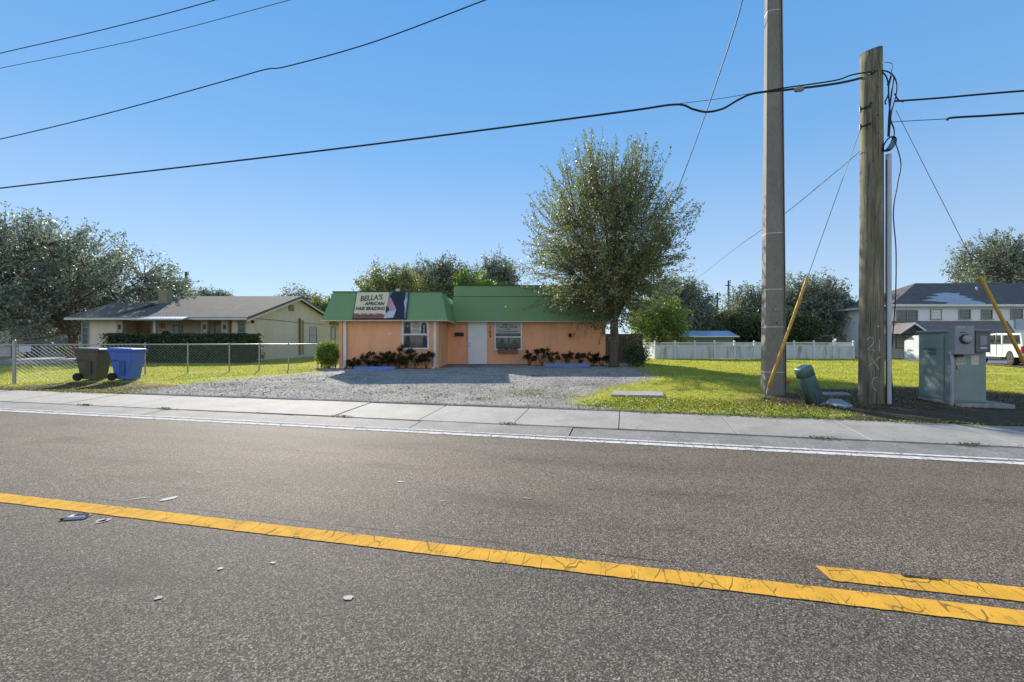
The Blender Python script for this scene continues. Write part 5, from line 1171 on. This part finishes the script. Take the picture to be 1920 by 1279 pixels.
# ------------------------------------------------------------------ grass, litter, stones
rng = np.random.default_rng(21)
def cull(X, Y):   # keep points not on gravel, buildings, paving
    u, v = w2uv(X, Y)
    ok = (v > 8.60)&(np.abs(X) < Y*1.35+2)
    ok &= ~((X > -7.4)&(X < 4.6)&(Y > 19.0)); ok &= ~((X > -24.7)&(X < -15.1)&(Y > 25.8)&(Y < 42)); ok &= ~((X < -22.5)&(Y > 22.5)&(Y < 36)); ok &= ~((X > 27.0+(Y-23.2)*.395)&(Y > 23.2)&(Y < 40)); ok &= ~((X > 37.5)&(Y > 42))
    return ok
def scatter(x0, x1, y0, y1, dens, fn):
    n = int((x1-x0)*(y1-y0)*dens); X = rng.uniform(x0, x1, n); Y = rng.uniform(y0, y1, n); k = cull(X, Y)
    X, Y = X[k], Y[k]; g = dmask(GRAVEL, X, Y, .5); d = dmask(DIRT, X, Y, .5); d2 = dmask(DIRT2, X, Y, .5)
    p = fn(g, d, d2, X, Y); k = rng.random(len(X)) < p; return X[k], Y[k]
def grassp(g, d, d2, X, Y):
    pn = .5+.5*np.sin(X*2.1+np.sin(Y*1.7)*1.3)*np.sin(Y*2.6+np.sin(X*1.1)); pn2 = .5+.5*np.sin(X*.7+Y*.3)*np.sin(Y*.8-X*.2)
    return np.clip((1-1.1*g)*(1-.96*d)*(1-.80*d2), .0, 1)*(.5+.5*pn*pn2+.25)
def blades(X, Y, h, wd, lean=.5):
    n = len(X); z = gz(X, Y); a = rng.uniform(0, 2*math.pi, n); hh = h*rng.uniform(.5, 1.3, n); ln = rng.uniform(0, lean, n)*hh; b_ = rng.uniform(0, 2*math.pi, n)
    P = np.stack([X, Y, z-.005], 1); s = np.stack([np.cos(a)*wd, np.sin(a)*wd, 0*a], 1); t = P+np.stack([np.cos(b_)*ln, np.sin(b_)*ln, hh], 1)
    return np.stack([P-s, P+s, t], 1)
gm = leafmat('grass_blades', [(0, (.18, .24, .04)), (.4, (.31, .35, .05)), (.8, (.46, .45, .075)), (1, (.56, .48, .18))], .45, .65, (1.45, 1.35, .55))
T = []
X, Y = scatter(-16, 14, 8.3, 13.0, 1500, grassp); T.append(blades(X, Y, .035, .0055, 1.3))
X, Y = scatter(-24, 20, 13.0, 20, 420, grassp); T.append(blades(X, Y, .042, .010, 1.2))
X, Y = scatter(-32, 38, 20, 27, 130, grassp); T.append(blades(X, Y, .05, .018, 1.1))
X, Y = scatter(-34, 48, 27, 46, 45, grassp); T.append(blades(X, Y, .06, .03, 1.1))
o = quads_mesh('grass', np.concatenate(T), gm, None, 3); tag(o, kind='stuff'); print('blades', sum(len(t) for t in T))
# weeds along the verge right of the gravel
WEED = [G(1085, 764), G(1160, 748), G(1300, 750), G(1420, 757), G(1520, 766), G(1600, 780), G(1590, 798), G(1480, 790), G(1300, 775), G(1150, 767)]
def weedp(g, d, d2, X, Y): return dmask(WEED, X, Y, .3)
X, Y = scatter(0, 8, 7.6, 11.5, 900, weedp); n = len(X); z = gz(X, Y)+rng.uniform(.005, .07, n)
qv = leaf_quads(rng, np.stack([X, Y, z], 1), .036, .6); qv[:, :, 2] = np.maximum(qv[:, :, 2], gz(X, Y)[:, None]+.002)
o = quads_mesh('verge_weeds', qv, leafmat('weed_leaves', [(0, (.05, .10, .02)), (.6, (.12, .17, .03)), (1, (.26, .26, .07))], .4, .5), None); tag(o, kind='stuff')
# grass creeping over the pavement's back edge and tufts in the gutter joint
n = 9000; u = rng.uniform(-22, 11, n); edge = 8.555-.05*np.abs(np.sin(u*1.9)+np.sin(u*4.3+1))-.03*rng.random(n); v = edge+rng.random(n)**1.5*.12
x = ca*u-sa*v; y = sa*u+ca*v; k = dmask(GRAVEL, x, y+.3, .4) < .4; x, y, v = x[k], y[k], v[k]
zz = np.where(v < 8.56, .132, gz(x, y))+rng.uniform(.002, .03, len(x))
qv = leaf_quads(rng, np.stack([x, y, zz], 1), .03, .5); qv[:, :, 2] = np.maximum(qv[:, :, 2], .13)
o = quads_mesh('edge_weeds', qv, bpy.data.materials['weed_leaves'], None); tag(o, kind='stuff')
ju = np.concatenate([rng.normal(c_, .10, 90) for c_ in (-14.2, -11.3, -9.1, -5.0, -1.9, 2.7, 4.4, 5.2)]); jv = rng.normal(7.285, .018, len(ju))
x = ca*ju-sa*jv; y = sa*ju+ca*jv
o = quads_mesh('joint_weeds', leaf_quads(rng, np.stack([x, y, .05+rng.uniform(0, .025, len(ju))], 1), .03, .4), leafmat('dry_weeds', [(0, (.07, .08, .03)), (.6, (.16, .15, .06)), (1, (.12, .09, .05))], .3, .7), None); tag(o, kind='stuff')
# weed patches that have come up through the gravel
wx_, wy_ = [], []
for px, py, sg, cnt in ((985, 740, .28, 420), (1000, 733, .2, 200), (905, 748, .18, 120), (1055, 745, .3, 260), (830, 742, .2, 90), (560, 712, .3, 160), (420, 722, .35, 260), (640, 704, .25, 110), (1110, 722, .25, 180), (720, 736, .15, 60), (1010, 705, .3, 160), (860, 700, .4, 160)):
    c_ = G(px, py); wx_.append(rng.normal(c_[0], sg, cnt)); wy_.append(rng.normal(c_[1], sg*.6, cnt))
x = np.concatenate(wx_); y = np.concatenate(wy_)
o = quads_mesh('gravel_weeds', leaf_quads(rng, np.stack([x, y, gz(x, y)+rng.uniform(.004, .04, len(x))], 1), .034, .45), bpy.data.materials['weed_leaves'], None); tag(o, kind='stuff')
# bare weed stalks around the pedestal
sk = MB()
for k in range(16):
    x = PX_+rng.uniform(-.5, .45); y = PY_-.2+rng.uniform(-.2, .25); z = float(gz(x, y)); h = rng.uniform(.1, .32); sk.tube([(x, y, z-.01), (x+rng.uniform(-.03, .03), y, z+h*.6), (x+rng.uniform(-.07, .07), y, z+h)], [.003, .0025, .004], 4)
o = sk.build('weed_stalks', mat('dry_stalk', (.30, .25, .14), rough=.9), None); tag(o, kind='stuff')
def litter(X, Y, size, lift=.012):
    n = len(X); z = gz(X, Y)+rng.uniform(.003, lift, n); v_ = leaf_quads(rng, np.stack([X, Y, z], 1), size, .55)
    c = v_.mean(1, keepdims=True); v_[:, :, 2] = c[:, :, 2]+(v_[:, :, 2]-c[:, :, 2])*.30; v_[:, :, 2] = np.maximum(v_[:, :, 2], gz(v_[:, :, 0], v_[:, :, 1])+.003); return v_
LL = []
X, Y = scatter(-18, 13, 8.3, 12.5, 620, lambda g, d, d2, X, Y: np.clip(.9*d+.8*d2+.02+.05*g, 0, 1)); LL.append(litter(X, Y, .045, .02))
X, Y = scatter(-12, 6.5, 12, 21.5, 14, lambda g, d, d2, X, Y: np.clip(.5*g+.2*d2, 0, 1)); LL.append(litter(X, Y, .06))
X, Y = scatter(2.5, 14, 10, 20, 22, lambda g, d, d2, X, Y: .6+0*g); LL.append(litter(X, Y, .05, .05))
X = rng.uniform(-7.6, 4.8, 900); Y = np.where(X < -3.1, rng.uniform(18.7, 19.15, 900), rng.uniform(21.2, 21.95, 900)); kk = ~((X > -3.1)&(X < .8)); LL.append(litter(X[kk], Y[kk], .07, .03))
o = quads_mesh('fallen_leaves', np.concatenate(LL), leafmat('litter', [(0, (.06, .035, .018)), (.35, (.13, .085, .045)), (.7, (.24, .16, .08)), (.92, (.34, .27, .17)), (1, (.35, .12, .05))], .12, .8, (1.2, 1.1, .8), .2), None); tag(o, kind='stuff')
# leaves on the pavement and gutter
n = 130; u = rng.uniform(-16, 9, n); v = np.where(rng.random(n) < .45, rng.uniform(7.2, 7.33, n), rng.uniform(7.3, 8.5, n)); x = ca*u-sa*v; y = sa*u+ca*v
zz = np.where(v < 7.29, .04, .05+(v-7.295)*.065)+.008; v_ = leaf_quads(rng, np.stack([x, y, zz+.004], 1), .04, .5); c = v_.mean(1, keepdims=True); v_[:, :, 2] = c[:, :, 2]+(v_[:, :, 2]-c[:, :, 2])*.2
o = quads_mesh('pavement_leaves', v_, bpy.data.materials['litter'], None); tag(o, kind='stuff')
# gravel stones
def stones(X, Y, s0, s1):
    n = len(X); s = rng.uniform(s0, s1, (n, 1, 1))**1.0; z = gz(X, Y)
    base = np.array([[1, 0, -.1], [0, 1, 0], [-1, 0, -.1], [0, -1, 0], [0, 0, .6], ]); tri = np.array([[0, 1, 4], [1, 2, 4], [2, 3, 4], [3, 0, 4]])
    a = rng.uniform(0, 6.28, n); P = base[None]*rng.uniform(.6, 1.3, (n, 5, 3)); c, q_2 = np.cos(a)[:, None], np.sin(a)[:, None]
    P = np.stack([P[:, :, 0]*c-P[:, :, 1]*q_2, P[:, :, 0]*q_2+P[:, :, 1]*c, P[:, :, 2]], 2)*s+np.stack([X, Y, z+.001], 1)[:, None]
    return P[:, tri].reshape(-1, 3, 3)
SS = []
X, Y = scatter(-14, 7, 8.3, 13.5, 420, lambda g, d, d2, X, Y: g); SS.append(stones(X, Y, .005, .016))
X, Y = scatter(-10, 7, 13.5, 22, 110, lambda g, d, d2, X, Y: g); SS.append(stones(X, Y, .008, .022))
X, Y = scatter(-14, 6, 8.3, 15, 7, lambda g, d, d2, X, Y: g); SS.append(stones(X, Y, .025, .05))
m, nt, b = nodes('gravel_stone'); g = N(nt, 'ShaderNodeNewGeometry')
nt.links.new(ramp(nt, noise(nt, coords(nt), 37, 2), [(.3, (.25, .225, .195)), (.5, (.40, .37, .33)), (.7, (.56, .53, .48))]), b.inputs['Base Color']); b.inputs['Roughness'].default_value = .9
o = quads_mesh('gravel', np.concatenate(SS), m, None, 3); tag(o, kind='stuff')
